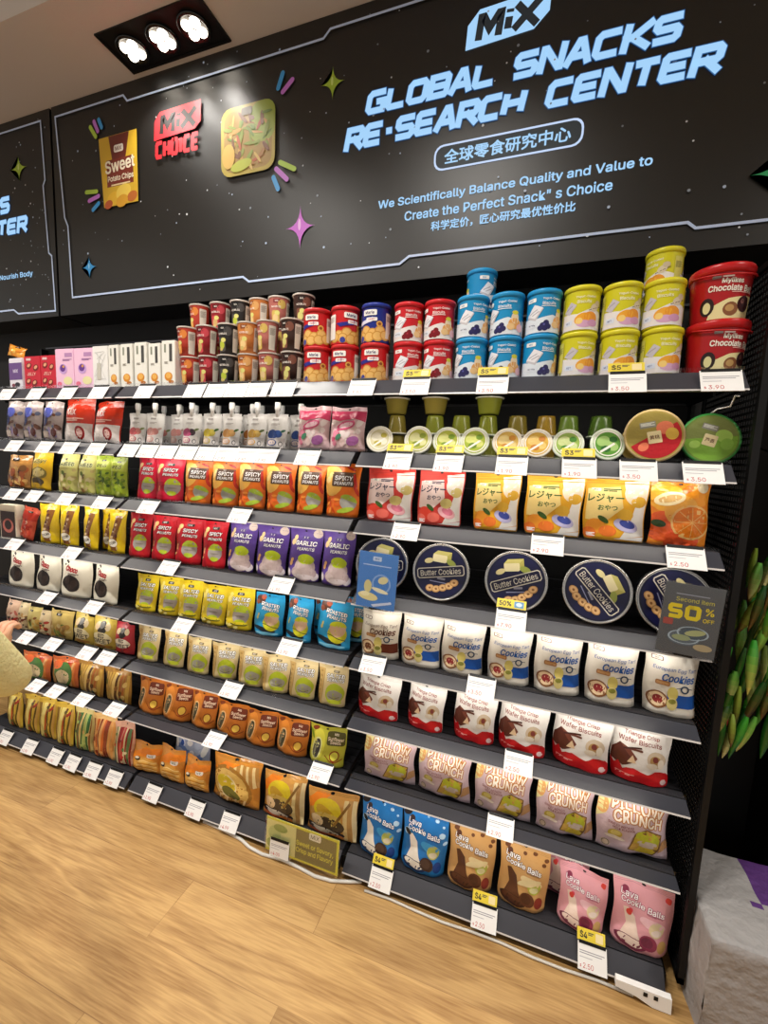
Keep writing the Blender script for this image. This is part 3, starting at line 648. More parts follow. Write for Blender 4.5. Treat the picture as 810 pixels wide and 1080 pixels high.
def a_stick(p):
    H = p.H
    p.poly([(.32, H*.06), (.66, H*.06), (.8, H*.86), (.46, H*.86)], '#8a5a2a')
    q = random.Random(3)
    for i in range(12): p.ell(q.uniform(.4, .7), H*q.uniform(.1, .85), .08, .06, q.choice(('#e0c08a', '#b07a3c', '#f0dca8', '#6a3a20')), q.uniform(0, 90), 8)
    p.ell(.5, H*.24, .24, .17, '#f6f2e4'); p.txt('CORN', .5, H*.24, .1, '#2f2a24', mw=.36, bold=.03, rot=20)
def a_sweet(body='#c9b45c', ring='#e8dfb8'):
    def f(p):
        H = p.H
        p.ell(.5, H*.7, .2, .2, '#33312e'); p.ell(.28, H*.74, .12, .12, '#e6cfa8'); p.ell(.74, H*.76, .12, .14, '#ead9b4'); p.ell(.5, H*.78, .11, .1, '#8a8a88')
        p.ell(.5, H*.38, .4, .2, ring); p.txt('BIG', .5, H*.46, .12, '#262320', mw=.5, bold=.04); p.txt('SWEET', .5, H*.3, .15, '#262320', mw=.72, bold=.04); p.ell(.5, H*.12, .4, .06, '#c43c3c' if ring == '#f1ead8' else '#b07c34')
    return f
def a_noodle(p):
    H = p.H
    p.poly([(0, H*.62), (.5, H*.9), (1, H*.88), (1, H*.7), (.4, H*.62), (0, H*.46)], '#f08a24'); p.ell(.55, H*.3, .4, .26, '#d8a04a')
    for i in range(7): p.line([(.2 + .02*i, H*(.12 + .05*i)), (.5, H*(.2 + .05*i)), (.9, H*(.12 + .05*i))], .03, ('#f0cf86', '#c98a34', '#e8b75e')[i % 3])
    p.ell(.3, H*.52, .12, .07, '#2a211c', 20); p.ell(.28, H*.54, .09, .04, '#f5e9d0', 20); logo(p, .72, H*.66, .26, .1, '#f3ece0', '#2a2420')
def a_noodle2(p):
    H = p.H
    p.ell(.5, H*.22, .5, .25, '#d9672a'); p.ell(.55, H*.5, .35, .2, '#c98a44'); p.poly([(0, H*.56), (1, H*.84), (1, H*.9), (0, H*.9)], '#ee8a2c')
    for i in range(6): p.line([(.2, H*(.2+.06*i)), (.55, H*(.26+.06*i)), (.85, H*(.18+.06*i))], .03, ('#e8c07a', '#b9702c')[i % 2])
def a_chips(p):
    H = p.H
    for i in range(9): p.poly([(.42 + .06*i, H*.9), (.47 + .06*i, H*.9), (.58 + .055*i, H*.5), (.53 + .055*i, H*.5)], '#e8cf92' if i % 2 else '#b98a48')
    p.poly([(0, H*.66), (.3, H*.9), (.6, H*.9), (.1, H*.58)], '#ef8722')
    p.ell(.45, H*.42, .46, .32, '#a8762e', -14); p.ell(.45, H*.42, .4, .27, '#e2bb66', -14); p.ell(.42, H*.42, .2, .2, '#e9d9a8', -14); p.ell(.4, H*.5, .21, .12, '#d9c22e', -14); p.ell(.5, H*.3, .2, .1, '#6a6a2c', -14)
    for i in range(8): p.poly([(.1 + .085*i, H*.02), (.14 + .085*i, H*.02), (.2 + .085*i, H*.2), (.16 + .085*i, H*.2)], '#f0d49a' if i % 2 else '#a87a3a')
def a_cart(p):
    H = p.H
    p.poly([(0, H*.72), (.22, H*.96), (.5, H*.96), (.06, H*.56)], '#ef8722')
    for x, c in ((.78, '#e3c98c'), (.86, '#b98e52'), (.94, '#e9d6a4')): p.poly([(x, .02), (x + .07, .02), (x + .05, H*.9), (x - .03, H*.9)], c)
    p.ell(.45, H*.66, .27, .2, '#e0c726'); p.ell(.42, H*.62, .2, .1, '#c9a030', -20); p.ell(.46, H*.47, .28, .14, '#d8b860'); p.ell(.5, H*.36, .3, .16, '#4a3a2a'); p.ell(.25, H*.4, .14, .12, '#e6c79a'); p.line([(.6, H*.4), (.86, H*.86)], .05, '#8a6430')
    p.ell(.4, H*.16, .4, .12, '#3a2a22'); p.ell(.4, H*.2, .3, .06, '#d8d0c4'); p.ell(.3, H*.08, .25, .06, '#c05a24'); p.ell(.62, H*.1, .16, .07, '#e08a34')
# --- cans and cups: x runs round the side, the front is 0..1 and the back repeats it at +PI/2
def twice(f):
    def g(p):
        class Sh:
            pass
        for dx in (0, PI / 2):
            o = p.surf; p.surf = (lambda o, dx: lambda x, y, off: o(x + dx * p.w, y, off))(o, dx)
            gx = p.gx; p.gx = [v - dx * p.w for v in gx]
            f(p); p.surf = o; p.gx = gx
    return g
def a_maria(bg):
    def f(p):
        H = p.H
        p.rect(-.28, .02, 1.28, H*.1, bg); 
        for i, (x, y) in enumerate(((.05, .22), (.35, .3), (.62, .22), (.9, .3), (.2, .14), (.5, .12), (.8, .14), (-.12, .16), (1.08, .18))):
            p.ell(x, H*y + .04, .2, .17, '#c98f3e'); p.ell(x, H*y + .045, .155, .13, '#e2b468')
        p.rr(.24, H*.76, .76, H*.92, .04, '#f3efe8'); p.txt('Marie', .5, H*.84, .1, '#2a2460', mw=.4, bold=.03)
        p.poly([(-.05, H*.6), (.5, H*.66), (.62, H*.72), (.6, H*.58), (.1, H*.5)], '#2c2c86' if bg != '#1c2c84' else '#d8d6ea'); p.rr(.38, H*.6, .78, H*.7, .03, '#efe9e6'); p.txt('CRISPY', .58, H*.65, .05, '#c01c22', mw=.34)
        p.ell(.86, H*.52, .11, .1, '#d9a24a'); p.ell(.86, H*.52, .06, .05, '#8c4a1c'); p.ell(.2, H*.12, .1, .1, '#3a3f94'); p.rr(1.1, H*.14, 1.5, H*.86, .03, '#e6e0da'); p.bars(1.14, H*.78, 1.46, .02, '#9a9088', 6)
    return twice(f)
def a_yog(bg, fruit, fruit2, band, wf='#e9e9ee'):
    def f(p):
        H = p.H
        p.poly([(-.15, .03), (1.35, .03), (1.35, H*.36), (.9, H*.46), (.4, H*.36), (-.15, H*.42)], band)
        p.rr(.06, H*.8, .38, H*.9, .03, '#f4f1ec'); p.txt('MiX', .22, H*.85, .055, bg)
        p.txt('Yogurt-Coated', .86, H*.86, .075, '#f6f4f0', mw=.7, bold=.02); p.txt('Biscuits', .78, H*.75, .085, '#f6f4f0', mw=.5, bold=.02); p.bars(.56, H*.69, 1.0, .018, '#f6f4f0', 1)
        p.poly([(.08, H*.42), (.34, H*.72), (.62, H*.62), (.4, H*.32)], '#c9c6cc'); p.poly([(.1, H*.46), (.34, H*.73), (.6, H*.64), (.38, H*.38)], wf); p.line([(.2, H*.5), (.44, H*.6)], .03, '#b9b6c0'); p.line([(.28, H*.46), (.5, H*.55)], .03, '#b9b6c0')
        for x, y in ((.62, .2), (.72, .26), (.78, .17), (.69, .13), (.56, .13)): p.ell(x, H*y, .085, .08, fruit)
        p.ell(.66, H*.22, .03, .03, fruit2)
        p.rr(.12, H*.15, .46, H*.28, .02, '#dfe6f0'); p.txt('NET 80g', .29, H*.21, .05, '#2c3a5a', mw=.3)
        p.ell(1.12, H*.3, .2, .16, '#e2a45c'); p.ell(1.12, H*.44, .12, .17, '#efd9b4'); p.ell(1.12, H*.58, .1, .06, '#d9d23c'); p.ell(1.0, H*.22, .12, .1, '#e9c48c'); p.ell(1.3, H*.2, .12, .12, '#e8b8c4')
    return twice(f)
def a_yelcan(p0):
    def f(p):
        H = p.H
        p.poly([(-.15, .05), (1.35, .05), (1.35, H*.42), (.8, H*.56), (.4, H*.42), (-.15, H*.46)], '#e8e4e2')
        p.txt('Yogurt-Coated', .6, H*.83, .075, '#f7f5d8', mw=.7, bold=.02); p.txt('Biscuits', .56, H*.72, .085, '#f7f5d8', mw=.5, bold=.02)
        p.poly([(-.05, H*.5), (.18, H*.74), (.36, H*.64), (.16, H*.42)], '#c7c1c8'); p.line([(.02, H*.54), (.24, H*.64)], .03, '#a9a2ac')
        p.ell(.55, H*.3, .24, .16, '#eea834', 15); p.ell(.78, H*.33, .2, .16, '#e7962c', -15); p.ell(.6, H*.18, .22, .1, '#d8a9c9'); p.ell(.84, H*.2, .16, .1, '#cf98bc'); p.ell(.45, H*.25, .1, .09, '#f6d27c')
        p.ell(.88, H*.58, .14, .1, '#d8c9b0', 30); p.ell(.98, H*.68, .1, .08, '#cbbba0'); p.line([(.7, H*.5), (1.1, H*.62)], .02, '#7a6a50')
        p.rr(.0, H*.16, .26, H*.28, .02, '#dce4f2'); p.txt('NET', .13, H*.22, .05, '#2c4a8a', mw=.2); p.rr(1.2, H*.14, 1.48, H*.88, .03, '#d9d36a'); p.bars(1.23, H*.76, 1.45, .02, '#8f8c4c', 6)
    return twice(f)(p0)
def a_bucket(p):
    H = p.H
    p.poly([(.12, .02), (.2, H*.3), (.46, H*.44), (.8, H*.5), (1.0, H*.52), (1.02, .02)], '#efe3a8')
    p.txt('Mylikes', .5, H*.8, .1, '#f6efe2', mw=.5, bold=.04, rot=-2); p.txt('Chocolate Ball', .52, H*.66, .1, '#f6efe2', mw=.82, bold=.04, rot=-2); p.bars(.5, H*.58, .95, .014, '#f0b8b0', 1)
    p.ell(.52, H*.22, .14, .12, '#8a5632'); p.ell(.5, H*.24, .08, .06, '#c39a5e'); p.ell(.78, H*.33, .15, .14, '#3a1114'); p.ell(.74, H*.38, .04, .04, '#8a5a54'); p.ell(.1, H*.3, .13, .16, '#2a1412'); p.ell(.1, H*.28, .07, .1, '#e6dca0')
    p.ell(1.1, H*.8, .09, .09, '#34100f'); p.rr(.16, H*.87, .3, H*.93, .01, '#8a8480'); p.rr(.32, H*.88, .5, H*.94, .01, '#c9bdb6')
def a_cup(c1, c2, c3, txt='MiX'):
    def f(p):
        H = p.H
        p.rr(.3, H*.78, .66, H*.9, .03, c3); p.txt('MiX', .48, H*.84, .07, '#f4ece2', mw=.28)
        p.ell(.74, H*.74, .2, .2, c2); p.txt('NOODLES', .44, H*.66, .08, '#f4ece2', mw=.56, bold=.02)
        p.rr(.18, H*.1, .62, H*.54, .1, c2); p.ell(.4, H*.3, .16, .18, c1); p.ell(.5, H*.46, .14, .1, '#d9d37a'); p.ell(.34, H*.18, .12, .08, '#c9b46a')
        p.rr(1.0, H*.1, 1.36, H*.84, .03, '#d9d0c2'); p.bars(1.04, H*.76, 1.32, .025, '#8f857a', 8)
    return twice(f)
def a_carton(kind):
    def f(p):
        H = p.H
        if kind == 'red':
            for x, y in ((.3, .72), (.72, .66), (.25, .25), (.62, .2)): p.ell(x, H*y, .17, .13, '#7a2626', 25); p.ell(x, H*y + .02, .11, .07, '#e0a07a', 25)
            p.txt('JELLY', .45, H*.47, .13, '#f2c8b8', mw=.6, bold=.02); p.rr(.15, H*.88, .45, H*.95, .02, '#e9c0c0')
        if kind == 'pink':
            p.rect(.52, H*.8, .92, H*.9, '#b88ab8'); p.bars(.4, H*.75, .9, .03, '#a676a8', 2); p.ell(.42, H*.5, .22, .2, '#c9a0d8'); p.ell(.4, H*.52, .15, .14, '#6a3a8c'); p.ell(.44, H*.56, .06, .05, '#d8a050')
            p.ell(.66, H*.2, .24, .16, '#e8e0a8'); p.ell(.2, H*.12, .13, .09, '#e0708c'); p.rect(0, 0, 1, .05, '#d87ab0')
        if kind == 'white':
            p.rect(.58, H*.55, .8, H*.93, '#4b4a48'); p.rect(.2, H*.75, .34, H*.93, '#8a8f80'); p.ell(.5, H*.22, .3, .26, '#d58a2c'); p.ell(.5, H*.24, .2, .17, '#e8b25a'); p.ell(.7, H*.1, .2, .1, '#b8702c'); p.bars(.2, H*.55, .5, .03, '#a09a90', 3)
        if kind == 'plain':
            q = random.Random(5)
            for i in range(12): p.line([(q.uniform(.1, .4), H*q.uniform(.1, .9)), (q.uniform(.5, .9), H*q.uniform(.1, .9))], .02, '#c9c9c6')
            p.rect(.3, H*.2, .55, H*.6, '#c4c0b4')
        if kind == 'purple':
            p.rect(0, H*.32, 1, H*.86, '#6b4c86'); p.txt('MiX', .5, H*.6, .16, '#e8def0', mw=.6); p.ell(.6, H*.16, .2, .12, '#2f2a34'); p.ell(.3, H*.14, .14, .09, '#7d3a48')
        if kind == 'dark':
            p.rect(.05, .05, .95, H*.82, '#3a2320'); p.ell(.5, H*.4, .34, .3, '#b9655a'); p.ell(.5, H*.42, .22, .2, '#2a1815'); p.rect(0, H*.86, 1, H, '#e3d9c4')
    return f
# ------------------------------------------------------------------ the setting
def structure(o, label, cat): return tag(o, label, cat, kind='structure')
def node_mat(name): 
    m = bpy.data.materials.new(name); m.use_nodes = True
    return m, m.node_tree, m.node_tree.nodes['Principled BSDF']

def floor_material():
    m, nt, b = node_mat('oak_plank_floor'); N = nt.nodes; L = nt.links
    tc = N.new('ShaderNodeTexCoord'); sep = N.new('ShaderNodeSeparateXYZ'); L.new(tc.outputs['Object'], sep.inputs[0])
    # planks 1.2 m x 0.19 m laid along X
    br = N.new('ShaderNodeTexBrick'); L.new(tc.outputs['Object'], br.inputs['Vector'])
    br.inputs['Scale'].default_value = 1; br.inputs['Brick Width'].default_value = 1.25; br.inputs['Row Height'].default_value = .19
    br.inputs['Mortar Size'].default_value = .0012; br.inputs['Color1'].default_value = (0, 0, 0, 1); br.inputs['Color2'].default_value = (1, 1, 1, 1); br.inputs['Mortar'].default_value = (.4, .4, .4, 1); br.offset = .37
    mp = N.new('ShaderNodeMapping'); mp.inputs['Scale'].default_value = (1.1, 7.5, 1); L.new(tc.outputs['Object'], mp.inputs[0])
    off = N.new('ShaderNodeVectorMath'); off.operation = 'MULTIPLY_ADD'; off.inputs[1].default_value = (7, 3, 5); L.new(br.outputs['Color'], off.inputs[0]); L.new(mp.outputs[0], off.inputs[2])
    n1 = N.new('ShaderNodeTexNoise'); n1.inputs['Scale'].default_value = 1.3; n1.inputs['Detail'].default_value = 3; n1.inputs['Distortion'].default_value = .5; L.new(off.outputs[0], n1.inputs['Vector'])
    mul = N.new('ShaderNodeMath'); mul.operation = 'MULTIPLY'; mul.inputs[1].default_value = 26; L.new(n1.outputs['Fac'], mul.inputs[0])
    sn = N.new('ShaderNodeMath'); sn.operation = 'SINE'; L.new(mul.outputs[0], sn.inputs[0])          # cathedral grain rings
    mp2 = N.new('ShaderNodeMapping'); mp2.inputs['Scale'].default_value = (9, 170, 1); L.new(tc.outputs['Object'], mp2.inputs[0])
    n2 = N.new('ShaderNodeTexNoise'); n2.inputs['Scale'].default_value = 1; n2.inputs['Detail'].default_value = 3; L.new(mp2.outputs[0], n2.inputs['Vector'])
    n3 = N.new('ShaderNodeTexNoise'); n3.inputs['Scale'].default_value = 2.2; n3.inputs['Detail'].default_value = 2; L.new(off.outputs[0], n3.inputs['Vector'])
    r1 = N.new('ShaderNodeValToRGB'); r1.color_ramp.elements[0].position = 0; r1.color_ramp.elements[0].color = lin('#98703f'); r1.color_ramp.elements[1].position = .6; r1.color_ramp.elements[1].color = lin('#c69f66')
    mr = N.new('ShaderNodeMapRange'); mr.inputs[1].default_value = -1; mr.inputs[2].default_value = 1; L.new(sn.outputs[0], mr.inputs[0])
    ad = N.new('ShaderNodeMath'); ad.operation = 'MULTIPLY_ADD'; ad.inputs[1].default_value = .3; L.new(mr.outputs[0], ad.inputs[0]); L.new(n2.outputs['Fac'], ad.inputs[2])
    a2 = N.new('ShaderNodeMath'); a2.operation = 'MULTIPLY_ADD'; a2.inputs[1].default_value = .45; L.new(n3.outputs['Fac'], a2.inputs[0]); L.new(ad.outputs[0], a2.inputs[2])
    s2 = N.new('ShaderNodeMath'); s2.operation = 'SUBTRACT'; s2.inputs[1].default_value = .52; L.new(a2.outputs[0], s2.inputs[0]); L.new(s2.outputs[0], r1.inputs['Fac'])
    hs = N.new('ShaderNodeHueSaturation'); vr = N.new('ShaderNodeMapRange'); vr.inputs[3].default_value = .93; vr.inputs[4].default_value = 1.06
    L.new(br.outputs['Color'], vr.inputs[0]); L.new(vr.outputs[0], hs.inputs['Value']); L.new(r1.outputs['Color'], hs.inputs['Color'])
    mx = N.new('ShaderNodeMix'); mx.data_type = 'RGBA'; mx.blend_type = 'MULTIPLY'; L.new(br.outputs['Fac'], mx.inputs['Factor']); L.new(hs.outputs['Color'], mx.inputs[6]); mx.inputs[7].default_value = (.75, .7, .66, 1)
    L.new(mx.outputs[2], b.inputs['Base Color']); b.inputs['Roughness'].default_value = .42; b.inputs['Specular IOR Level'].default_value = .42
    bp = N.new('ShaderNodeBump'); bp.inputs['Strength'].default_value = .08; bp.inputs['Distance'].default_value = .002; L.new(a2.outputs[0], bp.inputs['Height']); L.new(bp.outputs[0], b.inputs['Normal'])
    return m

def paint(name, col, rough=.8):
    m, nt, b = node_mat(name); n = nt.nodes.new('ShaderNodeTexNoise'); n.inputs['Scale'].default_value = 90; n.inputs['Detail'].default_value = 3
    bp = nt.nodes.new('ShaderNodeBump'); bp.inputs['Strength'].default_value = .04; bp.inputs['Distance'].default_value = .003
    nt.links.new(n.outputs['Fac'], bp.inputs['Height']); nt.links.new(bp.outputs[0], b.inputs['Normal'])
    b.inputs['Base Color'].default_value = lin(col); b.inputs['Roughness'].default_value = rough
    return m
b = MB(); b.box(-6, 5, -6, .6, -.05, 0, lin('#ffffff'), floor_material()); structure(b.obj('floor'), 'light oak plank floor in front of the snack shelves', 'floor')
M_WALLB = paint('black_wall_paint', '#0d0d0e', .7); M_CEIL = paint('soffit_paint', '#d8d2ce', .85); M_CEIL2 = paint('ceiling_paint', '#e6e2d6', .85)
b = MB(); b.box(-6, 5, .46, .56, 0, 3.3, lin('#ffffff'), M_WALLB); structure(b.obj('wall_back'), 'black wall behind the shelves and under the banner', 'wall')
b = MB()
b.box(-6, 5, -.035, .46, 3.022, 3.3, lin('#ffffff'), M_CEIL); structure(b.obj('trim_soffit'), 'beige lowered soffit strip along the top of the banner', 'ceiling')
b = MB(); b.box(-6, 5, -6, -.035, 3.3, 3.36, lin('#ffffff'), M_CEIL2); structure(b.obj('ceiling'), 'pale upper ceiling beyond the soffit edge', 'ceiling')

# ------------------------------------------------------------------ gondola shelving, three bays
DEPTH = .42
M_EDGE = mat('rail_edge', '#cfcac6', .3)  # clear plastic edge, its white highlight line put into this pale colour
def rail_mesh(x0, x1, z0, z1):
    b = MB()
    y1 = .043; t = .004
    P = [(0, z0 + .001), (y1, z1), (y1 + .002, z1 - .006), (.006, z0 - .005), (-.002, z0 - .003)]
    V = [[b.v((x, y, z)) for y, z in P] for x in (x0, x1)]
    n = len(P)
    for i in range(n): b.face([V[0][i], V[0][(i+1) % n], V[1][(i+1) % n], V[1][i]], lin('#808080'), M_RAIL if i != n - 1 else M_EDGE, False)
    b.face(V[0], lin('#808080'), M_RAIL, False); b.face(list(reversed(V[1])), lin('#808080'), M_RAIL, False)
    return b.mesh('price_rail')
def bay(xa, xb, label, side=False):
    root = tag(empty('shelving_unit', ((xa + xb) / 2, .2, 0)), label, 'shelves', 'dark gondola shelving along the wall')
    O = Vector(root.location)
    def add(b, name, parent=root, off=O):
        o = b.obj(name, parent)
        o.location = -off if parent is root else (0, 0, 0)
        return o
    e = .010
    b = MB()
    b.box(xa + e, xb - e, DEPTH, DEPTH + .02, .03, 1.985, lin('#000000'), M_BLACK)
    for k in range(18): b.box(xa + e, xb - e, DEPTH - .003, DEPTH, .12 + .104 * k, .124 + .104 * k, lin('#000000'), M_SHELF)
    b.box(xa + e, xb - e, DEPTH - .012, DEPTH + .02, 1.985, 1.992, lin('#808080'), M_RAIL)  # paler grey cap: the lit line along the top edge, put into the colour
    add(b, 'back_panel')
    for x in (xa + .006, xb - .006):
        b = MB(); b.box(x - .005, x + .005, .385, DEPTH, 0, 1.98, lin('#000000'), M_BLACK); b.box(x - .005, x + .005, .04, DEPTH, 0, .05, lin('#000000'), M_BLACK); add(b, 'upright')
    for k in range(8):
        zs = ZS[k]; b = MB()
        if k < 7:
            b.box(xa + e, xb - e, .047, DEPTH, zs - .022, zs, lin('#000000'), M_SHELF)
            for j in range(9): b.box(xa + e, xb - e, .075 + .038 * j, .079 + .038 * j, zs, zs + .0006, lin('#000000'), M_BLACK)
            for x in (xa + .014, xb - .014): b.box(x - .003, x + .003, .2, DEPTH, zs - .034, zs - .022, lin('#000000'), M_BLACK)
        else:
            b.box(xa + e, xb - e, .047, DEPTH, zs - .03, zs, lin('#000000'), M_SHELF); b.box(xa + e, xb - e, .02, .03, .012, zs - .02, lin('#000000'), M_SHELF)
        sh = add(b, 'shelf' if k < 7 else 'base_shelf')
        r = link(bpy.data.objects.new('price_rail', rail_mesh(xa + e, xb - e, ZR[k], zs)), sh)
        if k < 7:      # clear plastic lip standing on the rail
            c = MB(); c.box(xa + e, xb - e, .0425, .0445, zs - .004, zs + .012, lin('#ffffff'), M_CLEAR); c.obj('clear_lip', sh)
        if k < 7:
            c = MB(); c.box(xa + .06, xb - .06, .047, .060, zs - .0285, zs - .0222, lin('#ffffff'), M_LED); c.obj('led_strip', sh)
    if side:
        b = MB(); x = xb + .028
        for y in (.045, DEPTH - .01): b.box(x, x + .016, y, y + .016, .03, 1.98, lin('#000000'), M_BLACK)
        b.box(x, x + .016, .045, DEPTH, 1.965, 1.98, lin('#000000'), M_BLACK); b.box(x, x + .016, .045, DEPTH, .03, .05, lin('#000000'), M_BLACK); add(b, 'side_frame')
        b = MB()
        for j in range(26): y = .058 + .0138 * j; b.box(x + .006, x + .009, y, y + .005, .05, 1.966, lin('#000000'), M_BLACK)
        for j in range(118): z = .06 + .0162 * j; b.box(x + .004, x + .006, -.0 + .058, DEPTH, z, z + .006, lin('#000000'), M_BLACK)
        add(b, 'mesh_side_panel')
        b = MB()          # pale levelling foot under the end of the base
        b.bm.verts.ensure_lookup_table()
        prof = [(.862, .048), (.997, .048), (.999, .003), (.955, .003), (.915, .018), (.862, .026)]
        F = [b.v((px, -.022, z)) for px, z in prof]; K = [b.v((px, -.006, z)) for px, z in prof]
        b.face(list(reversed(F)), lin('#d8d6d0'), M_WPLAST, False); b.face(K, lin('#d8d6d0'), M_WPLAST, False)
        for i in range(6): b.face([F[i], F[(i+1) % 6], K[(i+1) % 6], K[i]], lin('#d8d6d0'), M_WPLAST, False)
        for sx in (.93, .955): b.box(sx, sx + .010, -.0235, -.022, .03, .041, lin('#222222'), M_BLACK)
        add(b, 'levelling_foot')
    return root
bay(-2, -1, 'left bay of dark grey shelves holding noodle bags and boxed sweets')
bay(-1, 0, 'middle bay of dark grey shelves holding the peanut pouches')
bay(0, 1, 'right bay of dark grey shelves with tins, cookies and mesh side panel', True)

# ------------------------------------------------------------------ banner signs
def star4(p, cx, cy, rx, ry, c, hi):
    f = lambda v: math.copysign(abs(v) ** 4, v)
    P = [(cx + rx * f(math.cos(2*PI*k/40)), cy + ry * f(math.sin(2*PI*k/40))) for k in range(40)]
    p.poly(P, c); p.ell(cx - rx * .05, cy + ry * .12, rx * .09, ry * .26, hi)
def dash(p, a, b_, t, c):
    p.line([a, b_], t, c); p.ell(a[0], a[1], t/2, t/2, c, n=10); p.ell(b_[0], b_[1], t/2, t/2, c, n=10)
SY = .295; SZ0, SZ1 = 2.1, 3.02
LET = '#a6d6ff'; LINE = '#c8dcff'
def sign(x0, x1, label):
    root = tag(empty('banner_sign', ((x0 + x1) / 2, SY + .08, SZ0)), label, 'sign')
    O = Vector(root.location)
    b = MB(); b.box(x0, x1, SY, .459, SZ0, SZ1, lin('#100f0e'), M_SIGN)
    return root, O, b
def finish(b, name, root, O):
    o = b.obj(name, root); o.location = -O; return o
XA, XB = -1.698, 2.45
root, O, b = sign(XA, XB, 'long black banner reading GLOBAL SNACKS RE-SEARCH CENTER above the shelves')
p = Print(b, M_SIGN, 1, flat(0, SY, 0), base=.0004, step=.00002)
q = random.Random(21)
for i in range(230):
    x, z = q.uniform(XA + .03, XB - .03), q.uniform(SZ0 + .02, SZ1 - .02); r = q.choice((.002, .002, .003, .003, .0045)) * (1.5 if x > .8 and q.random() < .35 else 1)
    p.ell(x, z, r, r, q.choice(('#e6ecf4', '#b9cbe6', '#8f9aa8')), n=8)
top = 2.971; 
p.line([(.08, top), (-.264, top), (-.291, 2.947), (-1.226, 2.945), (-1.248, top), (-1.668, top), (-1.634, 2.535), (-1.615, 2.495), (-1.604, 2.176), (-.632, 2.176), (-.604, 2.156), (.03, 2.156), (.064, 2.178), (.897, 2.178), (.918, 2.16), (1.6, 2.16), (1.63, 2.176), (2.38, 2.176), (2.40, 2.5), (2.42, 2.54), (2.42, top), (.08, top)], .008, LINE)
star4(p, -.25, 2.795, .05, .056, '#a8c83a', '#d8ee8a'); star4(p, -.373, 2.33, .066, .08, '#c45ad0', '#eab0ee'); star4(p, -1.486, 2.3, .05, .048, '#2f98dc', '#8accf4'); star4(p, 1.1, 2.28, .07, .06, '#23b06c', '#8ae8b8')
G, Pk, B_ = '#b4d84a', '#c878dc', '#3aa0e6'
for a, c_, col in (((-1.448, 2.885), (-1.416, 2.84), G), ((-1.424, 2.903), (-1.403, 2.86), Pk), ((-1.395, 2.905), (-1.379, 2.871), B_), ((-1.487, 2.622), (-1.422, 2.616), G), ((-1.471, 2.583), (-1.411, 2.595), Pk), ((-1.449, 2.542), (-1.412, 2.565), B_),
                   ((-.476, 2.828), (-.457, 2.874), B_), ((-.456, 2.811), (-.416, 2.843), Pk), ((-.464, 2.571), (-.402, 2.538), G), ((-.481, 2.551), (-.434, 2.507), Pk), ((-.493, 2.523), (-.472, 2.479), B_)):
    dash(p, a, c_, .018, col)
# picture of a bag of sweet potato chips
p.poly([(-1.399, 2.826), (-1.176, 2.826), (-1.176, 2.54), (-1.378, 2.54)], '#d9b02c'); p.poly([(-1.34, 2.825), (-1.22, 2.825), (-1.245, 2.72), (-1.32, 2.72)], '#6a2218'); p.poly([(-1.355, 2.73), (-1.2, 2.73), (-1.2, 2.62), (-1.355, 2.62)], '#7c2a1a')
p.rr(-1.31, 2.755, -1.255, 2.785, .008, '#efe6da'); p.txt('MiX', -1.283, 2.77, .016, '#6a2218')
p.txt('Sweet', -1.278, 2.705, .05, '#f6ecd2', mw=.17, bold=.03, rot=3); p.txt('Potato Chips', -1.275, 2.65, .028, '#f6ecd2', mw=.15, bold=.02); p.bars(-1.33, 2.628, -1.22, .006, '#f0d9a8', 1)
for x, z, r, c in ((-1.32, 2.57, .04, '#e6b72e'), (-1.26, 2.59, .045, '#f0ce54'), (-1.21, 2.565, .03, '#c06a2a'), (-1.35, 2.55, .025, '#b8552a'), (-1.27, 2.555, .035, '#e0a52c')): p.ell(x, z, r, r * .7, c, 15)
# picture of a tray of noodles
p.rr(-.736, 2.556, -.487, 2.803, .045, '#b9a43a'); p.rr(-.722, 2.57, -.501, 2.79, .04, '#a8863a'); p.rr(-.6, 2.66, -.487, 2.803, .045, '#9cae3c')
q = random.Random(5)
for i in range(60):
    p.ell(q.uniform(-.705, -.515), q.uniform(2.585, 2.765), q.uniform(.012, .034), q.uniform(.004, .009), q.choice(('#a8742e', '#c99a48', '#7c4a24', '#8a9a34', '#d8b868', '#6f8a2c', '#b5552c')), q.uniform(0, 180), 8)
p.ell(-.7, 2.63, .03, .045, '#d8b050'); p.ell(-.64, 2.59, .05, .02, '#b9c23c', 10); p.rr(-.64, 2.765, -.59, 2.792, .008, '#5a4a2c')
# red MiX CHOICE logo
p.poly([(-1.078, 2.758), (-1.074, 2.83), (-1.045, 2.862), (-.833, 2.866), (-.834, 2.79), (-.865, 2.765)], '#d0202a')
strokes(p, 'MiX', -1.05, -.855, 2.777, 2.848, .3, '#15100f', .12); strokes(p, 'CHOICE', -1.075, -.842, 2.684, 2.753, .23, '#d8232e', .05, gap=.62)
finish(b, 'sign_panel', root, O)
def letters(items, root, O, name, m, ring=None):
    b = MB(); p = Print(b, m, 1, flat(0, SY, 0), base=.0016, step=.00005)
    items(p); finish(b, name, root, O)
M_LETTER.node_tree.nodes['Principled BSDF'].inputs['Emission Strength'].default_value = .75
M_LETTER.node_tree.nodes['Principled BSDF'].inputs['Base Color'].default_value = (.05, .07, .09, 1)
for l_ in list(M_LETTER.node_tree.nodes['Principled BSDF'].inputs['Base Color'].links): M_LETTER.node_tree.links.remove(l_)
M_LETTER.node_tree.links.new(M_LETTER.node_tree.nodes['Attribute'].outputs['Color'], M_LETTER.node_tree.nodes['Principled BSDF'].inputs['Emission Color'])
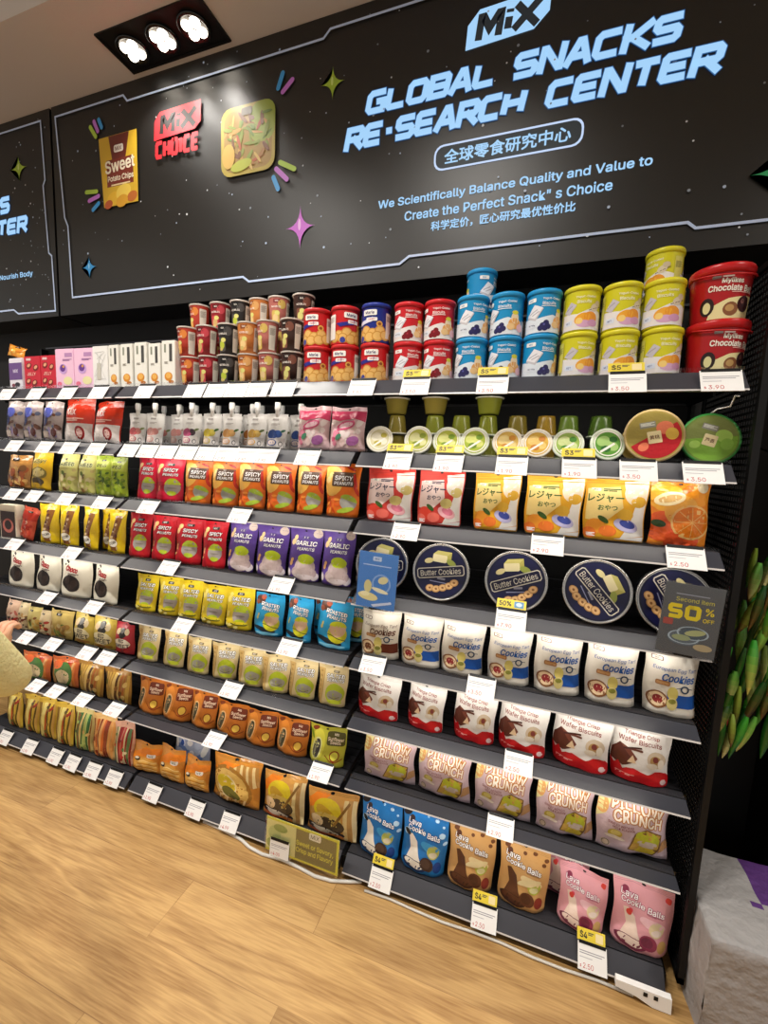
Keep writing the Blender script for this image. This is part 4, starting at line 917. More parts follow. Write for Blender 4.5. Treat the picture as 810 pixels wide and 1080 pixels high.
for wd, x0, x1, z0, z1 in (('GLOBAL', -.125, .335, 2.664, 2.738), ('SNACKS', .37, .84, 2.664, 2.738), ('RE-SEARCH', -.203, .43, 2.561, 2.637), ('CENTER', .475, .945, 2.561, 2.637)):
    letters(lambda p: [strokes(p, wd, x0, x1, z0, z1, .265, c, .2, g) for g, c in ((.0024, '#235a94'), (0, LET))], root, O, 'headline_lettering', M_LETTER)

def it(p):
    p.poly([(.222, 2.785), (.226, 2.855), (.262, 2.893), (.475, 2.9), (.473, 2.835), (.43, 2.795)], LET)
    strokes(p, 'MiX', .25, .45, 2.805, 2.88, .3, '#0c0c10', .12)
letters(it, root, O, 'logo_lettering', M_LETTER)
def it(p):
    p.rr(.136, 2.439, .598, 2.519, .03, LINE); p.rr(.142, 2.445, .592, 2.513, .026, '#141312'); p.txt('全球零食研究中心', .367, 2.479, .043, LET, mw=.39, sx=0, bold=.022)
    p.txt('We Scientifically Balance Quality and Value to', .366, 2.361, .033, LET, mw=.85, sx=0, bold=.025); p.txt('Create the Perfect Snack" s Choice', .366, 2.313, .03, LET, mw=.65, sx=0, bold=.025); p.txt('科学定价，匠心研究最优性价比', .365, 2.267, .03, LET, mw=.455, sx=0, bold=.025)
letters(it, root, O, 'small_lettering', M_LETTER)
# left banner, mostly outside the frame
XC, XD = -4.2, -1.712
root, O, b = sign(XC, XD, 'second black banner at the far left, cut by the photo edge, reading TER')
p = Print(b, M_SIGN, 1, flat(0, SY, 0), base=.0004, step=.00002); q = random.Random(9)
for i in range(150): r = q.choice((.002, .003, .004)); p.ell(q.uniform(-2.6, XD - .03), q.uniform(SZ0 + .02, SZ1 - .02), r, r, q.choice(('#e6ecf4', '#b9cbe6', '#8f9aa8')), n=8)
p.line([(-4.1, top + .005), (-1.769, top + .005), (-1.757, 2.719), (-1.772, 2.697), (-1.755, 2.393), (-1.736, 2.378), (-1.728, 2.125), (-1.998, 2.13), (-2.033, 2.151), (-4.1, 2.151)], .008, LINE)
star4(p, -1.936, 2.8, .062, .056, '#a8c83a', '#d8ee8a')
finish(b, 'sign_panel', root, O)
for wd, x0, x1, z0, z1 in (('GLOBAL', -2.98, -2.515, 2.612, 2.69), ('SNACKS', -2.48, -2.01, 2.612, 2.69), ('RE-SEARCH', -3.04, -2.405, 2.51, 2.585), ('CENTER', -2.36, -1.89, 2.51, 2.585)):
    letters(lambda p: [strokes(p, wd, x0, x1, z0, z1, .265, c, .2, g) for g, c in ((.0024, '#235a94'), (0, LET))], root, O, 'headline_lettering', M_LETTER)
letters(lambda p: p.txt('Nourish Body', -1.88, 2.312, .03, LET, mw=.25, sx=0, bold=.02, align='R'), root, O, 'small_lettering', M_LETTER)


# ------------------------------------------------------------------ recessed triple downlight, one in the soffit in view and more over the aisle
M_LAMP = mat('lamp_led_lobe', '#ffffff', .4, emis='#fff4e2', estr=6)
M_REFL = mat('lamp_reflector', '#3a3836', .2, metal=.9)
def downlight(cx, cy, z, w, d, label, vis=True):
    root = tag(empty('recessed_downlight', (cx, cy, z)), label, 'ceiling light', 'recessed triple downlights')
    b = MB(); t = .012
    b.box(-w/2, w/2, -d/2, -d/2 + t, -.006, .004, lin('#111111'), M_BLACK); b.box(-w/2, w/2, d/2 - t, d/2, -.006, .004, lin('#111111'), M_BLACK)
    b.box(-w/2, -w/2 + t, -d/2 + t, d/2 - t, -.006, .004, lin('#111111'), M_BLACK); b.box(w/2 - t, w/2, -d/2 + t, d/2 - t, -.006, .004, lin('#111111'), M_BLACK)
    b.box(-w/2 + t, w/2 - t, -d/2 + t, d/2 - t, -.0035, .0, lin('#0c0c0c'), M_BLACK)
    b.obj('trim_frame', root)
    for k in (-1, 0, 1):
        b = MB(); cxk = k * w * .305; R_ = d * .31
        b.lathe([(R_ * 1.12, -.0035), (R_ * 1.14, -.012), (R_ * 1.0, -.014), (R_ * .8, -.006)], lin('#111111'), M_REFL, 24, False, True, Matrix.Translation((cxk, 0, 0)))
        h = b.obj('lamp_head', root)
        b = MB()
        for a in (45, 135, 225, 315):
            c = (cxk + R_ * .5 * math.cos(math.radians(a)), R_ * .5 * math.sin(math.radians(a)), -.014)
            b.lathe([(R_ * .34, .006), (R_ * .34, 0), (R_ * .26, -.006), (R_ * .1, -.008)], lin('#ffffff'), M_LAMP, 14, False, True, Matrix.Translation(c))
        b.obj('led_lobes', h)
    return root
def spot(loc, target, power, size=.05, angle=100, blend=.6, col=(1, .95, .88)):
    l = bpy.data.lights.new('downlight_beam', 'SPOT'); l.energy = power; l.spot_size = math.radians(angle); l.spot_blend = blend; l.shadow_soft_size = size; l.color = col
    o = link(bpy.data.objects.new('downlight_beam', l)); o.location = loc
    o.rotation_euler = (Vector(target) - Vector(loc)).to_track_quat('-Z', 'Y').to_euler(); return o
downlight(-.918, .186, 3.022, .492, .172, 'black recessed triple downlight in the soffit above the banner')
for k in (-1, 0, 1): spot((-.918 + k * .15, .186, 2.985), (-.918 + k * .15, .02, 0), 9, .04, 110)
for i, x in enumerate((-2.4, -.95, .1, 2.3)):
    downlight(x, -.95, 3.3, .492, .172, 'black recessed triple downlight overhead in the aisle, %s from the left' % ('first', 'second', 'third', 'fourth')[i])
    for k in (-1, 0, 1): spot((x + k * .15, -.95, 3.26), (x + k * .15, -.55, 0), 32, .05, 120, .8)
for xa in (-2, -1, 0):
    for k in range(7):
        l = bpy.data.lights.new('shelf_led', 'AREA'); l.shape = 'RECTANGLE'; l.size = .86; l.size_y = .012; l.energy = .42; l.color = (1, .93, .84)
        o = link(bpy.data.objects.new('shelf_led', l)); o.location = (xa + .5, .046, ZS[k] - .031); o.rotation_euler = (math.radians(18), 0, 0)
w = bpy.data.worlds.new('shop'); SC.world = w; w.use_nodes = True
w.node_tree.nodes['Background'].inputs[0].default_value = (1, .97, .93, 1); w.node_tree.nodes['Background'].inputs[1].default_value = .42

# ------------------------------------------------------------------ camera
cam = bpy.data.cameras.new('camera'); co = link(bpy.data.objects.new('camera', cam)); SC.camera = co
cam.sensor_fit = 'HORIZONTAL'; cam.sensor_width = 36; cam.lens = 20.0; cam.clip_start = .02
yaw, pitch, roll = -.33154576, -.11766337, .04112971
fw = Vector((math.sin(yaw) * math.cos(pitch), math.cos(yaw) * math.cos(pitch), math.sin(pitch)))
r0 = Vector((math.cos(yaw), -math.sin(yaw), 0)); u0 = r0.cross(fw)
r_ = r0 * math.cos(roll) + u0 * math.sin(roll); u_ = -r0 * math.sin(roll) + u0 * math.cos(roll)
Mx = Matrix((r_, u_, -fw)).transposed().to_4x4(); Mx.translation = Vector((.5341, -1.2311, 1.46)); co.matrix_world = Mx
SC.view_settings.view_transform = 'Standard'; SC.view_settings.look = 'None'; SC.view_settings.gamma = 1; SC.view_settings.exposure = .32; SC.view_settings.use_curve_mapping = False
SC.cycles.use_denoising = True
# ------------------------------------------------------------------ stocking the shelves
SHN = ['top shelf', 'second shelf', 'third shelf', 'fourth shelf', 'fifth shelf', 'sixth shelf', 'seventh shelf', 'bottom shelf']
def avg(L, k): return sum(v[k] for v in L) / len(L)
def lab(desc, i, n, tail=''):
    o = ordinal(i, n)
    return ', '.join(x for x in (desc, (o + ' ' + tail).strip() if o else tail) if x)
def row(key, make, desc, cat, group=None, Y=.047, lean=-.09, T=.05, tail='', yaw=5, only=None, w=None, kscale=True, ys=None):
    """a row of soft bags of one kind standing side by side"""
    sh, L = ROWS[key]; W = w or avg(L, 1); H = avg(L, 2); pr = make(W * .95, H)
    q = random.Random(key); n = len(L)
    for i, (x, wi, hi) in enumerate(L):
        sx = max(.88, min(1.1, wi / W)) if kscale else 1; sz = max(.93, min(1.06, hi / H))
        y0 = (ys[i] if ys else Y) + q.uniform(-.003, .004)
        pr.place((x, y0 + T / 2, ZS[sh] + .0045), (lean + q.uniform(-.03, .03), q.uniform(-.012, .012), math.radians(q.uniform(-yaw, yaw))), (sx, 1, sz), lab(desc, i, n, tail), cat, group if n > 1 else None, ZS[sh], y0 + .0045)
    return pr

def settle2(o, z, front):
    e = o.rotation_euler.copy(); M = Matrix.Rotation(e.x, 3, 'X') @ Matrix.Rotation(e.z, 3, 'Z')
    o.rotation_mode = 'XYZ'; o.rotation_euler = M.to_euler('XYZ'); return settle(o, z, front)

# --- top shelf
def cartons(key, kind, base, name, desc, d=.05, side=None, group=None):
    sh, L = ROWS[key]; W = avg(L, 1); H = avg(L, 2); pr = carton(name, W * .96, H, d, a_carton(kind), base, side); q = random.Random(key)
    for i, (x, w, h) in enumerate(L):
        pr.place((x, .064 + q.uniform(0, .004), ZS[sh] + .0008), (0, 0, math.radians(q.uniform(-3, 3))), (min(1.04, max(.9, w / W)), 1, min(1.03, max(.96, h / H))), lab(desc, i, len(L), ''), 'box', group)
cartons('purple_white_carton', 'purple', '#e6e2ea', 'biscuit_carton', 'purple and white box at the left end of the top shelf')
cartons('red_carton', 'red', '#c8283a', 'jelly_carton', 'crimson box with fruit pictures on the top shelf', group='crimson boxes on the top shelf')
cartons('pink_carton', 'pink', '#eec2dc', 'milk_candy_carton', 'pale pink box with purple sweet on the top shelf', group='pink boxes on the top shelf')
cartons('wrapped_carton', 'plain', '#eceae6', 'wrapped_carton', 'white wrapped carton with crinkled film beside the pink boxes')
cartons('white_carton', 'white', '#eae8df', 'rice_roll_carton', 'tall slim white box with orange biscuit picture', group='slim white boxes on the top shelf')
def stack(pr, L, sh, level, desc, cat, group, tail, Y, spin=None, h=None):
    h = h or pr.h; q = random.Random(desc)
    for i, (x, w, t) in enumerate(L):
        y = Y + pr.w / 2
        pr.place((x, y, ZS[sh] + .001 + level * (h + .0005)), (0, 0, math.radians((spin[i] if spin else 0) + q.uniform(-6, 6))), (1, 1, 1), lab(desc, i, len(L), tail), cat, group)
cupdef = [('orange red', '#b23a2c', ('#e0b060', '#d9823a', '#7a1c18')), ('dark red', '#8f1f26', ('#c9a46a', '#c2414a', '#5c1016')), ('black', '#24201f', ('#b4bf3c', '#4a4644', '#111111')), ('orange', '#c77a3c', ('#e9c98a', '#d8a060', '#8a4a20')), ('dusty pink', '#b56a60', ('#e0c08a', '#cfb05c', '#8a3a3a')), ('dark brown', '#3a231d', ('#cfc87a', '#7a4a3a', '#20120e'))]
cups = [cup('noodle_cup', .0382, .107, a_cup(*c), b) for n, b, c in cupdef]
for lev, key in ((0, 'cup_bot'), (1, 'cup_mid'), (2, 'cup_top')):
    for j, (x, w, t) in enumerate(ROWS[key][1]):
        c = cups[j]; back = .14 if lev == 2 else .06
        c.place((x, back + .0415, ZS[0] + .001 + lev * .1075), (0, 0, math.radians(rnd.uniform(-22, 22))), (1, 1, 1), '%s instant cup with foil lid, %s of its three-high stack on the top shelf' % (cupdef[j][0], ('bottom', 'middle', 'top')[lev]), 'cup', 'instant cups on the top shelf')
        if lev < 2: c.place((ROWS['cup_top'][1][j][0], .155 + .0415, ZS[0] + .001 + lev * .1075), (0, 0, 0), (1, 1, 1), '%s instant cup behind the front stack, %s of the two in the back row' % (cupdef[j][0], ('lower', 'upper')[lev]), 'cup', 'instant cups on the top shelf')
RC = .0465
red = can('biscuit_can', RC, .119, a_maria('#c31f24'), '#c31f24', '#c8262a'); blu = can('biscuit_can', RC, .119, a_maria('#1c2c84'), '#1c2c84', '#23348f')
stack(red, ROWS['red_can_bot'][1], 0, 0, 'red round biscuit can with golden biscuits, lower layer', 'can', 'round biscuit cans', '', .062, (10, -8, 4))
stack(red, ROWS['red_can_top'][1][:2], 0, 1, 'red round biscuit can with golden biscuits, upper layer', 'can', 'round biscuit cans', '', .062, (-6, 48))
stack(blu, ROWS['red_can_top'][1][2:], 0, 1, 'navy blue round biscuit can stacked on a red can', 'can', 'round biscuit cans', '', .062, (-2,))
yog = can('yogurt_biscuit_can', RC, .116, a_yog('#c4202a', '#7a1420', '#a83040', '#e6e0de'), '#c4202a', '#cc2028')
stack(yog, ROWS['yog_bot'][1], 0, 0, 'red yogurt biscuit can with berries, lower layer', 'can', 'red yogurt biscuit cans', '', .062, (6, -12))
stack(yog, ROWS['yog_top'][1], 0, 1, 'red yogurt biscuit can with berries, upper layer', 'can', 'red yogurt biscuit cans', '', .062, (-4, 150))
bl = can('yogurt_biscuit_can', RC, .118, a_yog('#1d8fc6', '#2b2a5c', '#5a5aa0', '#dfe8f0'), '#1d8fc6', '#2496d2')
stack(bl, ROWS['blue_bot'][1], 0, 0, 'sky blue yogurt biscuit can with blueberries, lower layer', 'can', 'sky blue yogurt biscuit cans', '', .062, (140, 150, -6))
stack(bl, ROWS['blue_top'][1], 0, 1, 'sky blue yogurt biscuit can with blueberries, upper layer', 'can', 'sky blue yogurt biscuit cans', '', .062, (0, 145, -10))
xb = ROWS['blue_top2'][1][0][0]
for l in range(3): bl.place((xb, .175 + RC, ZS[0] + .001 + l * .1185), (0, 0, math.radians(150 + 40 * l)), (1, 1, 1), ('sky blue yogurt biscuit can hidden at the foot of the back stack', 'sky blue yogurt biscuit can hidden in the middle of the back stack', 'sky blue yogurt biscuit can alone on a third layer above the others')[l], 'can', 'sky blue yogurt biscuit cans')
ye = can('yogurt_biscuit_can', RC, .118, a_yelcan, '#d2cc26', '#dcd42a')
stack(ye, ROWS['yel_bot'][1], 0, 0, 'yellow mango biscuit can with orange fruit, lower layer', 'can', 'yellow mango biscuit cans', '', .062, (20, -4, 6))
stack(ye, ROWS['yel_top'][1], 0, 1, 'yellow mango biscuit can with orange fruit, upper layer', 'can', 'yellow mango biscuit cans', '', .062, (0, 4, -12))
xb = ROWS['yel_top2'][1][0][0]
for l in range(3): ye.place((xb, .165 + RC, ZS[0] + .001 + l * .1185), (0, 0, math.radians(-60)), (1, 1, 1), ('yellow mango biscuit can hidden at the foot of the back stack', 'yellow mango biscuit can hidden in the middle of the back stack', 'yellow mango biscuit can alone on a third layer by the red tubs')[l], 'can', 'yellow mango biscuit cans')
# red tubs with fold-down handles
r, h = .067, .13
tub = can('chocolate_tub', r, h, twice(a_bucket), '#b0181d', '#c41c20', taper=.16, lid_h=.02)
b = MB(); b.tube([(r * 1.06 * math.sin(a), -r * 1.06 * math.cos(a), h * .865 - .012 * math.cos(a)) for a in [(-80 + 16 * k) * PI / 180 for k in range(11)]], .0022, lin('#c8272b'), M_PLASTIC); hm = b.mesh('handle')
tub.parts.append(('handle', hm, []))
for l in (0, 1): tub.place((.952 - .004 * l, .064 + r, ZS[0] + .001 + l * (h + .0005)), (0, 0, math.radians((18, 6)[l])), (1, 1, 1), 'red chocolate ball tub with handle, %s of two stacked at the right end' % ('lower', 'upper')[l], 'tub', 'red chocolate tubs')

pouch('sweets_bag', .075, .05, generic(9, ('#e8a23c', '#d9822a', '#f0c060'), None, n=12), .03, '#e0902e', M_GLOSSY, 'pillow').place((-1.70, .09, ZS[0] + .141), (-.25, .2, .3), (1, 1, 1), 'small orange bag lying on top of the purple and white box', 'bag', None, ZS[0] + .1415)
# --- second shelf
pr = row('clear_bag', lambda w, h: pouch('dried_snack_bag', w, h, a_clear2, .045, '#a89a96', M_GLOSSY, 'pillow'), 'clear dark-speckled snack bag at the left of the second shelf', 'bag', 'clear snack bags')
row('red_bag', lambda w, h: pouch('crisp_bag', w, h, a_redbag, .06, '#c8371f', M_GLOSSY, 'pillow'), 'glossy red and white snack bag beside the spouted pouches', 'bag', 'red and white bags')
def fruitpouch(name, c1, c2, c3):
    def art(p):
        H = p.H
        p.rect(.04, .03, .96, H*.3, '#d9d2ce'); p.ell(.38, H*.42, .22, .17, c1, 20); p.ell(.66, H*.42, .2, .15, c2, -10); p.ell(.5, H*.36, .16, .1, c1); p.ell(.86, H*.5, .1, .05, c3, 30); p.ell(.4, H*.18, .24, .13, c1); p.ell(.4, H*.18, .19, .1, '#dcc9c0')
        p.ring(.8, H*.14, .07, .1, '#5a5654'); p.bars(.3, H*.72, .7, .03, '#b9b4b0', 2); p.rr(.36, H*.8, .64, H*.86, .02, '#a8a29e')
    P = pouch(name, .077, .108, art, .034, '#ebe9e6', M_FOIL, 'stand', seal=.08, hole=False)
    b = MB(); b.lathe([(.007, .098), (.007, .118), (.0085, .119), (.0085, .123)], lin('#f2f2f0'), M_WPLAST, 16)
    c = MB(); c.lathe([(.0095, .123), (.0098, .125), (.0095, .141), (.0085, .143)], lin('#f7f7f5'), M_WPLAST, 16)
    P.parts.append(('spout', b.mesh('spout'), [('screw_cap', c.mesh('screw_cap'))])); return P
FP = {'peach': fruitpouch('spout_pouch', '#c25a5e', '#d88a84', '#8a9a5a'), 'pink': fruitpouch('spout_pouch', '#d69a92', '#cf8a86', '#c9a8a0'), 'lychee': fruitpouch('spout_pouch', '#c83a5a', '#4f8a3a', '#3f7a34'), 'dragon': fruitpouch('spout_pouch', '#b8507a', '#4a3a44', '#6a7a4a'),
      'lemon': fruitpouch('spout_pouch', '#d6c03a', '#e0d060', '#3f6a34'), 'pear': fruitpouch('spout_pouch', '#d8a05a', '#dfb070', '#4a6a34'), 'orange': fruitpouch('spout_pouch', '#b9783a', '#c98a4a', '#4a5a2c'), 'mango': fruitpouch('spout_pouch', '#d8a84a', '#e0bc6a', '#5a6a34'), 'blue': fruitpouch('spout_pouch', '#2f4a8c', '#3a5aa0', '#3a6a5a')}
order = [('peach', 0), ('pink', 0), ('pink', 1), ('lychee', 1), ('dragon', 0), ('lemon', 0), ('pear', 0), ('orange', 1), ('mango', 0), ('blue', 0), ('blue', 1)]
col = {'peach': 'red peach', 'pink': 'pale pink peach', 'lychee': 'green lychee', 'dragon': 'purple dragon fruit', 'lemon': 'yellow lemon', 'pear': 'amber pear', 'orange': 'brown orange', 'mango': 'golden mango', 'blue': 'blueberry'}
xs = [v[0] for v in ROWS['spout'][1]]
for i, (k, bk) in enumerate(order):
    FP[k].place((xs[i] + (.012 if bk else 0), (.113 if bk else .062) + .017, ZS[1] + .001), (-.05, 0, math.radians(rnd.uniform(-6, 6))), (1.1, 1, 1.14), 'white spouted pouch with %s print, %s' % (col[k], 'peeping from the second line' if bk else 'in the front line'), 'pouch', 'white spouted fruit pouches', ZS[1], (.135 if k == 'lychee' else .105) if bk else .066)
for i, (x, k) in enumerate(((-.955, 'peach'), (-.866, 'pink'), (-.675, 'dragon'), (-.585, 'lemon'), (-.47, 'pear'), (-.38, 'mango'), (-.29, 'blue'))):
    FP[k].place((x, .15, ZS[1] + .001), (-.03, 0, 0), (1.1, 1, 1.16), 'white spouted pouch mostly hidden, only its white cap showing behind the %s pouch' % col[k], 'pouch', 'white spouted fruit pouches', ZS[1], .17)
row('candy', lambda w, h: pouch('candy_bag', w, h, a_candy, .05, '#e6c3c6', M_GLOSSY, 'pillow'), 'clear pink bag of wrapped sweets', 'bag', 'pink bags of sweets')
# jelly cups lying with their lids to the front
def fruitcup(name, r, h, body, ring, lidc, art, m=None):
    b = MB(); rb = r * .72
    b.lathe([(rb * .8, .003), (rb, 0), (rb * 1.05, .006), (r * .93, h - .006), (r * .95, h - .003)], lin(body), M_JELLY, 28, True, False)
    l = MB(); l.lathe([(r * .95, h - .004), (r * 1.05, h - .003), (r * 1.06, h), (r * .98, h + .001)], lin(ring), M_PLASTIC, 32, False, True)
    for f in l.bm.faces:
        if len(f.verts) > 4:
            for lp in f.loops: lp[l.cl] = lin(lidc)
    p = Print(l, M_FOIL, 2 * r, lambda x, y, o: Vector((x - r, y - r, h + .001 + o)), [], [], H=1, base=.0003, step=.00004); art(p)
    return Proto(name, [('cup_body', b.mesh(name), []), ('film_lid', l.mesh(name), [])], 2 * r, h)
def lidart(a, b_, c, arc='#f4f1e6'):
    def f(p):
        p.ell(.5, .5, .44, .44, a); p.ell(.36, .6, .2, .16, b_, 30); p.ell(.62, .44, .2, .15, b_, -20); p.ell(.44, .34, .15, .11, c); p.ell(.66, .66, .12, .1, c)
        p.poly([(.3, .2), (.72, .5), (.68, .56), (.26, .26)], arc); p.ring(.5, .52, .38, .42, arc)
    return f
JC = [('cream', '#9a8a3a', '#e8e4d4', lidart('#d9d2a8', '#efe9d2', '#b8ac4a')), ('lime', '#8f9430', '#e6e6d8', lidart('#b9bc58', '#dcdca0', '#8a9a3a')), ('lime', '#8f9430', '#dfe4d2', lidart('#b4bc4a', '#d9dc8a', '#7a9a34')), ('lime', '#8f9430', '#dfe4d2', lidart('#a8b840', '#d2d87a', '#6f9030')),
      ('orange', '#8a7a30', '#ece4d2', lidart('#d8b25a', '#e8cf8a', '#c98a3a')), ('orange', '#a8862c', '#ece4d2', lidart('#dcb14c', '#eccb7a', '#c9823a')), ('green', '#6f8a34', '#e2ead8', lidart('#9ab85a', '#cfdc9a', '#4f8a3a')), ('dark green', '#5a7a2c', '#dfe8d4', lidart('#5f9a3a', '#a8cc7a', '#2f6a2c'))]
jr = [.041, .042, .0408, .0408, .0402, .0396, .0396, .042]; jx = [v[0] for v in ROWS['jelly'][1]]
pos = ['leftmost in the row', 'second in the row', 'third in the row', 'fourth in the row', 'fifth in the row', 'sixth in the row', 'seventh in the row', 'eighth, next to the large bowls']
jp = []
for i in range(8):
    P = fruitcup('jelly_cup', jr[i], .058, JC[i][1], JC[i][2], JC[i][2], JC[i][3]); jp.append(P)
    th = math.radians(76); z = max(jr[i] * 1.06 * math.sin(th) - .058 * math.cos(th), jr[i] * .72 * math.sin(th))
    o = P.place((jx[i], .072 + .056, ZS[1] + .001 + z), (th, 0, math.radians(rnd.uniform(-8, 8))), (1, 1, 1), '%s jelly cup lying with its round lid forward, %s' % (JC[i][0], pos[i]), 'cup', 'jelly cups lying lid forward', ZS[1], .0525)
for i in range(8):
    for l in (0, 1):
        jp[i].place((jx[i] + .022 - .02 * (i > 5), .19, ZS[1] + .064 + .0655 * l), (PI, 0, .3 * i), (.86, .86, 1.07), '%s jelly cup upside down in the second line, %s, behind the %s' % (JC[i][0], ('lower layer', 'upper layer')[l], pos[i].replace(' in the row', ' lid').replace('eighth, next to the large bowls', 'eighth lid')), 'cup', 'jelly cups upside down in the second line', ZS[1] + .0662 * l)
for i, x in ((0, .076), (1, .21), (3, .385)):
    b_ = jp[(0, 0, 2)[(0, 1, 3).index(i)]]
    b_.place((x, .19, ZS[1] + .1345), (0, 0, 0), (1.05, 1.05, .92), 'olive jelly cup standing upright on the upturned cups, %s' % {0: 'left of three', 1: 'middle of three', 3: 'right of three'}[i], 'cup', 'upright jelly cups')
def bowlart(c1, c2, c3, c4, txt):
    def f(p):
        p.ell(.5, .5, .46, .46, c1, n=32); p.ell(.5, .5, .46, .46, c2, n=24, a0=200, a1=385); p.ell(.7, .62, .15, .13, c3); p.ell(.8, .48, .11, .12, c4); p.ell(.28, .3, .1, .08, c3, 30)
        p.rr(.38, .34, .62, .58, .02, '#e9d9a8'); p.txt(txt, .5, .46, .08, '#5a2a1c', mw=.2); p.rr(.28, .66, .56, .78, .01, '#8a8a80'); p.bars(.3, .76, .54, .015, '#d8d8cc', 3)
    return f
big1 = fruitcup('fruit_bowl', .067, .07, '#7a2430', '#c9b07a', '#a8954a', bowlart('#9a8a44', '#b3202a', '#e07a5a', '#d8b04a', '黄桃')); big2 = fruitcup('fruit_bowl', .0635, .07, '#3f8a3c', '#3f9a48', '#6f8a3c', bowlart('#7f8a4a', '#7fae3c', '#a8d060', '#8fc04c', '芦荟'))
big3 = fruitcup('fruit_bowl', .052, .06, '#a88a3a', '#c9b06a', '#b39a4a', bowlart('#b39a4a', '#a88c3a', '#c9a84a', '#d8c06a', '黄桃'))
th = math.radians(78)
for P, x, y, sp, t in ((big1, .824, .07, .2, 'large round fruit bowl with red and gold lid facing forward'), (big2, .957, .075, -.3, 'large round fruit bowl with green lid at the end of the row')):
    r = P.w / 2; o = P.place((x, y + P.h, ZS[1] + .001 + max(r * 1.06 * math.sin(th) - P.h * math.cos(th), r * .72 * math.sin(th))), (th, 0, 0), (1, 1, 1), t, 'bowl'); o.rotation_mode = 'ZXY'; o.rotation_euler = (th, 0, sp); settle2(o, ZS[1] + .0012, .0525 if P is big1 else .082)
o = big3.place((.818, .245, ZS[1] + .001 + .064), (math.radians(82), 0, 0), (1, 1, 1), 'gold lidded fruit bowl behind the red and gold one', 'bowl', None, ZS[1], .175)

# --- third shelf
row('brown_bag', lambda w, h: pouch('mixed_nut_bag', w, h, generic(3, ('#c98a44', '#8a5a2c', '#e0b060', '#6a3a20', '#b5602c'), None, n=34), .05, '#c08a48', M_GLOSSY, 'pillow'), 'orange brown snack bag at the left of the third shelf', 'bag')
def a_yt(p):
    H = p.H; p.txt('CRISPY', .5, H*.76, .14, '#5a4a10', mw=.8, bold=.03, out='#f6e890', ow=.05); p.ell(.55, H*.45, .34, .22, '#8a7a34'); p.ell(.55, H*.47, .26, .16, '#e6d48a'); p.ell(.5, H*.22, .3, .15, '#4a3a1c'); p.ell(.4, H*.12, .2, .1, '#c9a030')
row('yellow_tall', lambda w, h: pouch('crisp_bag', w, h, a_yt, .045, '#e0b41c', M_FOIL, 'pillow'), 'bright yellow snack bag on the third shelf', 'bag', 'bright yellow bags', w=.13, ys=[.047, .10])
row('cream_bag', lambda w, h: pouch('seaweed_roll_bag', w, h, generic(12, ('#5a6a2c', '#c9b878', '#8a6a3c', '#a8b04a', '#e6dca8'), 'SEAWEED', '#3a4a20', '#eef0c0', 26, '#d9d68a'), .045, '#d3cf7c', M_FOIL, 'pillow'), 'pale yellow snack bag with leafy print', 'bag', 'pale yellow leafy bags')
row('green_bag', lambda w, h: pouch('green_pea_bag', w, h, generic(15, ('#6a8a1c', '#a8c23a', '#4f6a1c', '#c9d670', '#8a9a3c'), 'PEAS', '#26340e', '#d9e08a', 30, '#b4c24a'), .045, '#9fb52c', M_FOIL, 'pillow'), 'leaf green snack bag full of peas print', 'bag', 'leaf green pea bags')
row('pink_spicy', lambda w, h: pouch('spicy_peanut_pouch', w, h, a_pinkspicy, .05, '#d61a3c'), 'pinkish red spicy peanut pouch left of the orange ones', 'pouch', 'pinkish red spicy peanut pouches')
row('orange_spicy', lambda w, h: pouch('spicy_peanut_pouch', w, h, a_orange, .05, '#e87420'), 'orange spicy peanut pouch with dark label', 'pouch', 'orange spicy peanut pouches')
row('red_leisure', lambda w, h: pouch('fruit_gummy_pouch', w, h, a_redl, .045, '#cf4038', M_MATTE, seal=.12), 'red gummy pouch with Japanese lettering', 'pouch', 'red Japanese gummy pouches', yaw=3)
row('yel_leisure', lambda w, h: pouch('fruit_gummy_pouch', w, h, a_yell, .045, '#eeb02a', M_MATTE, seal=.12), 'yellow gummy pouch with Japanese lettering', 'pouch', 'yellow Japanese gummy pouches', yaw=3)
row('orange_bag', lambda w, h: pouch('dried_orange_bag', w, h, a_orangebag, .05, '#ee8c28', M_GLOSSY, 'pillow'), 'shiny orange slice bag at the right end of the third shelf', 'bag')
# --- fourth shelf
sh, L = ROWS['dark_box']; carton('sweets_carton', .112, .16, .04, a_carton('dark'), '#e3d9c4').place((L[0][0] - .008, .066, ZS[3] + .001), (0, 0, .0), (1, 1, 1), 'cream and dark brown box at the left of the fourth shelf', 'box', None, ZS[3], .0525)
sh, L = ROWS['red_stick']; pouch('wafer_stick_bag', .09, .15, generic(7, ('#c9402c', '#e8c0a0', '#a82c20', '#f0dcc0'), None, n=16, top='#b5301f'), .04, '#d65a40', M_FOIL, 'pillow').place((L[0][0] - .012, .085, ZS[3] + .016), (-.1, .24, 0), (1, 1, 1), 'orange red packet leaning sideways against yellow packets', 'packet', None, ZS[3], .0525)
row('yellow_stick', lambda w, h: pouch('corn_stick_bag', w, h, a_stick, .045, '#e6c61c', M_GLOSSY, 'pillow'), 'yellow corn stick packet with brown stripe', 'packet', 'yellow corn stick packets', yaw=8, ys=[.047, .047, .047, .075, .047])
row('deep_red', lambda w, h: pouch('spicy_peanut_pouch', w, h, a_deepred, .05, '#c01426'), 'deep red spicy peanut pouch beside the purple ones', 'pouch', 'deep red spicy peanut pouches')
row('garlic', lambda w, h: pouch('garlic_peanut_pouch', w, h, a_garlic, .055, '#5a3f92'), 'purple garlic peanut pouch', 'pouch', 'purple garlic peanut pouches')
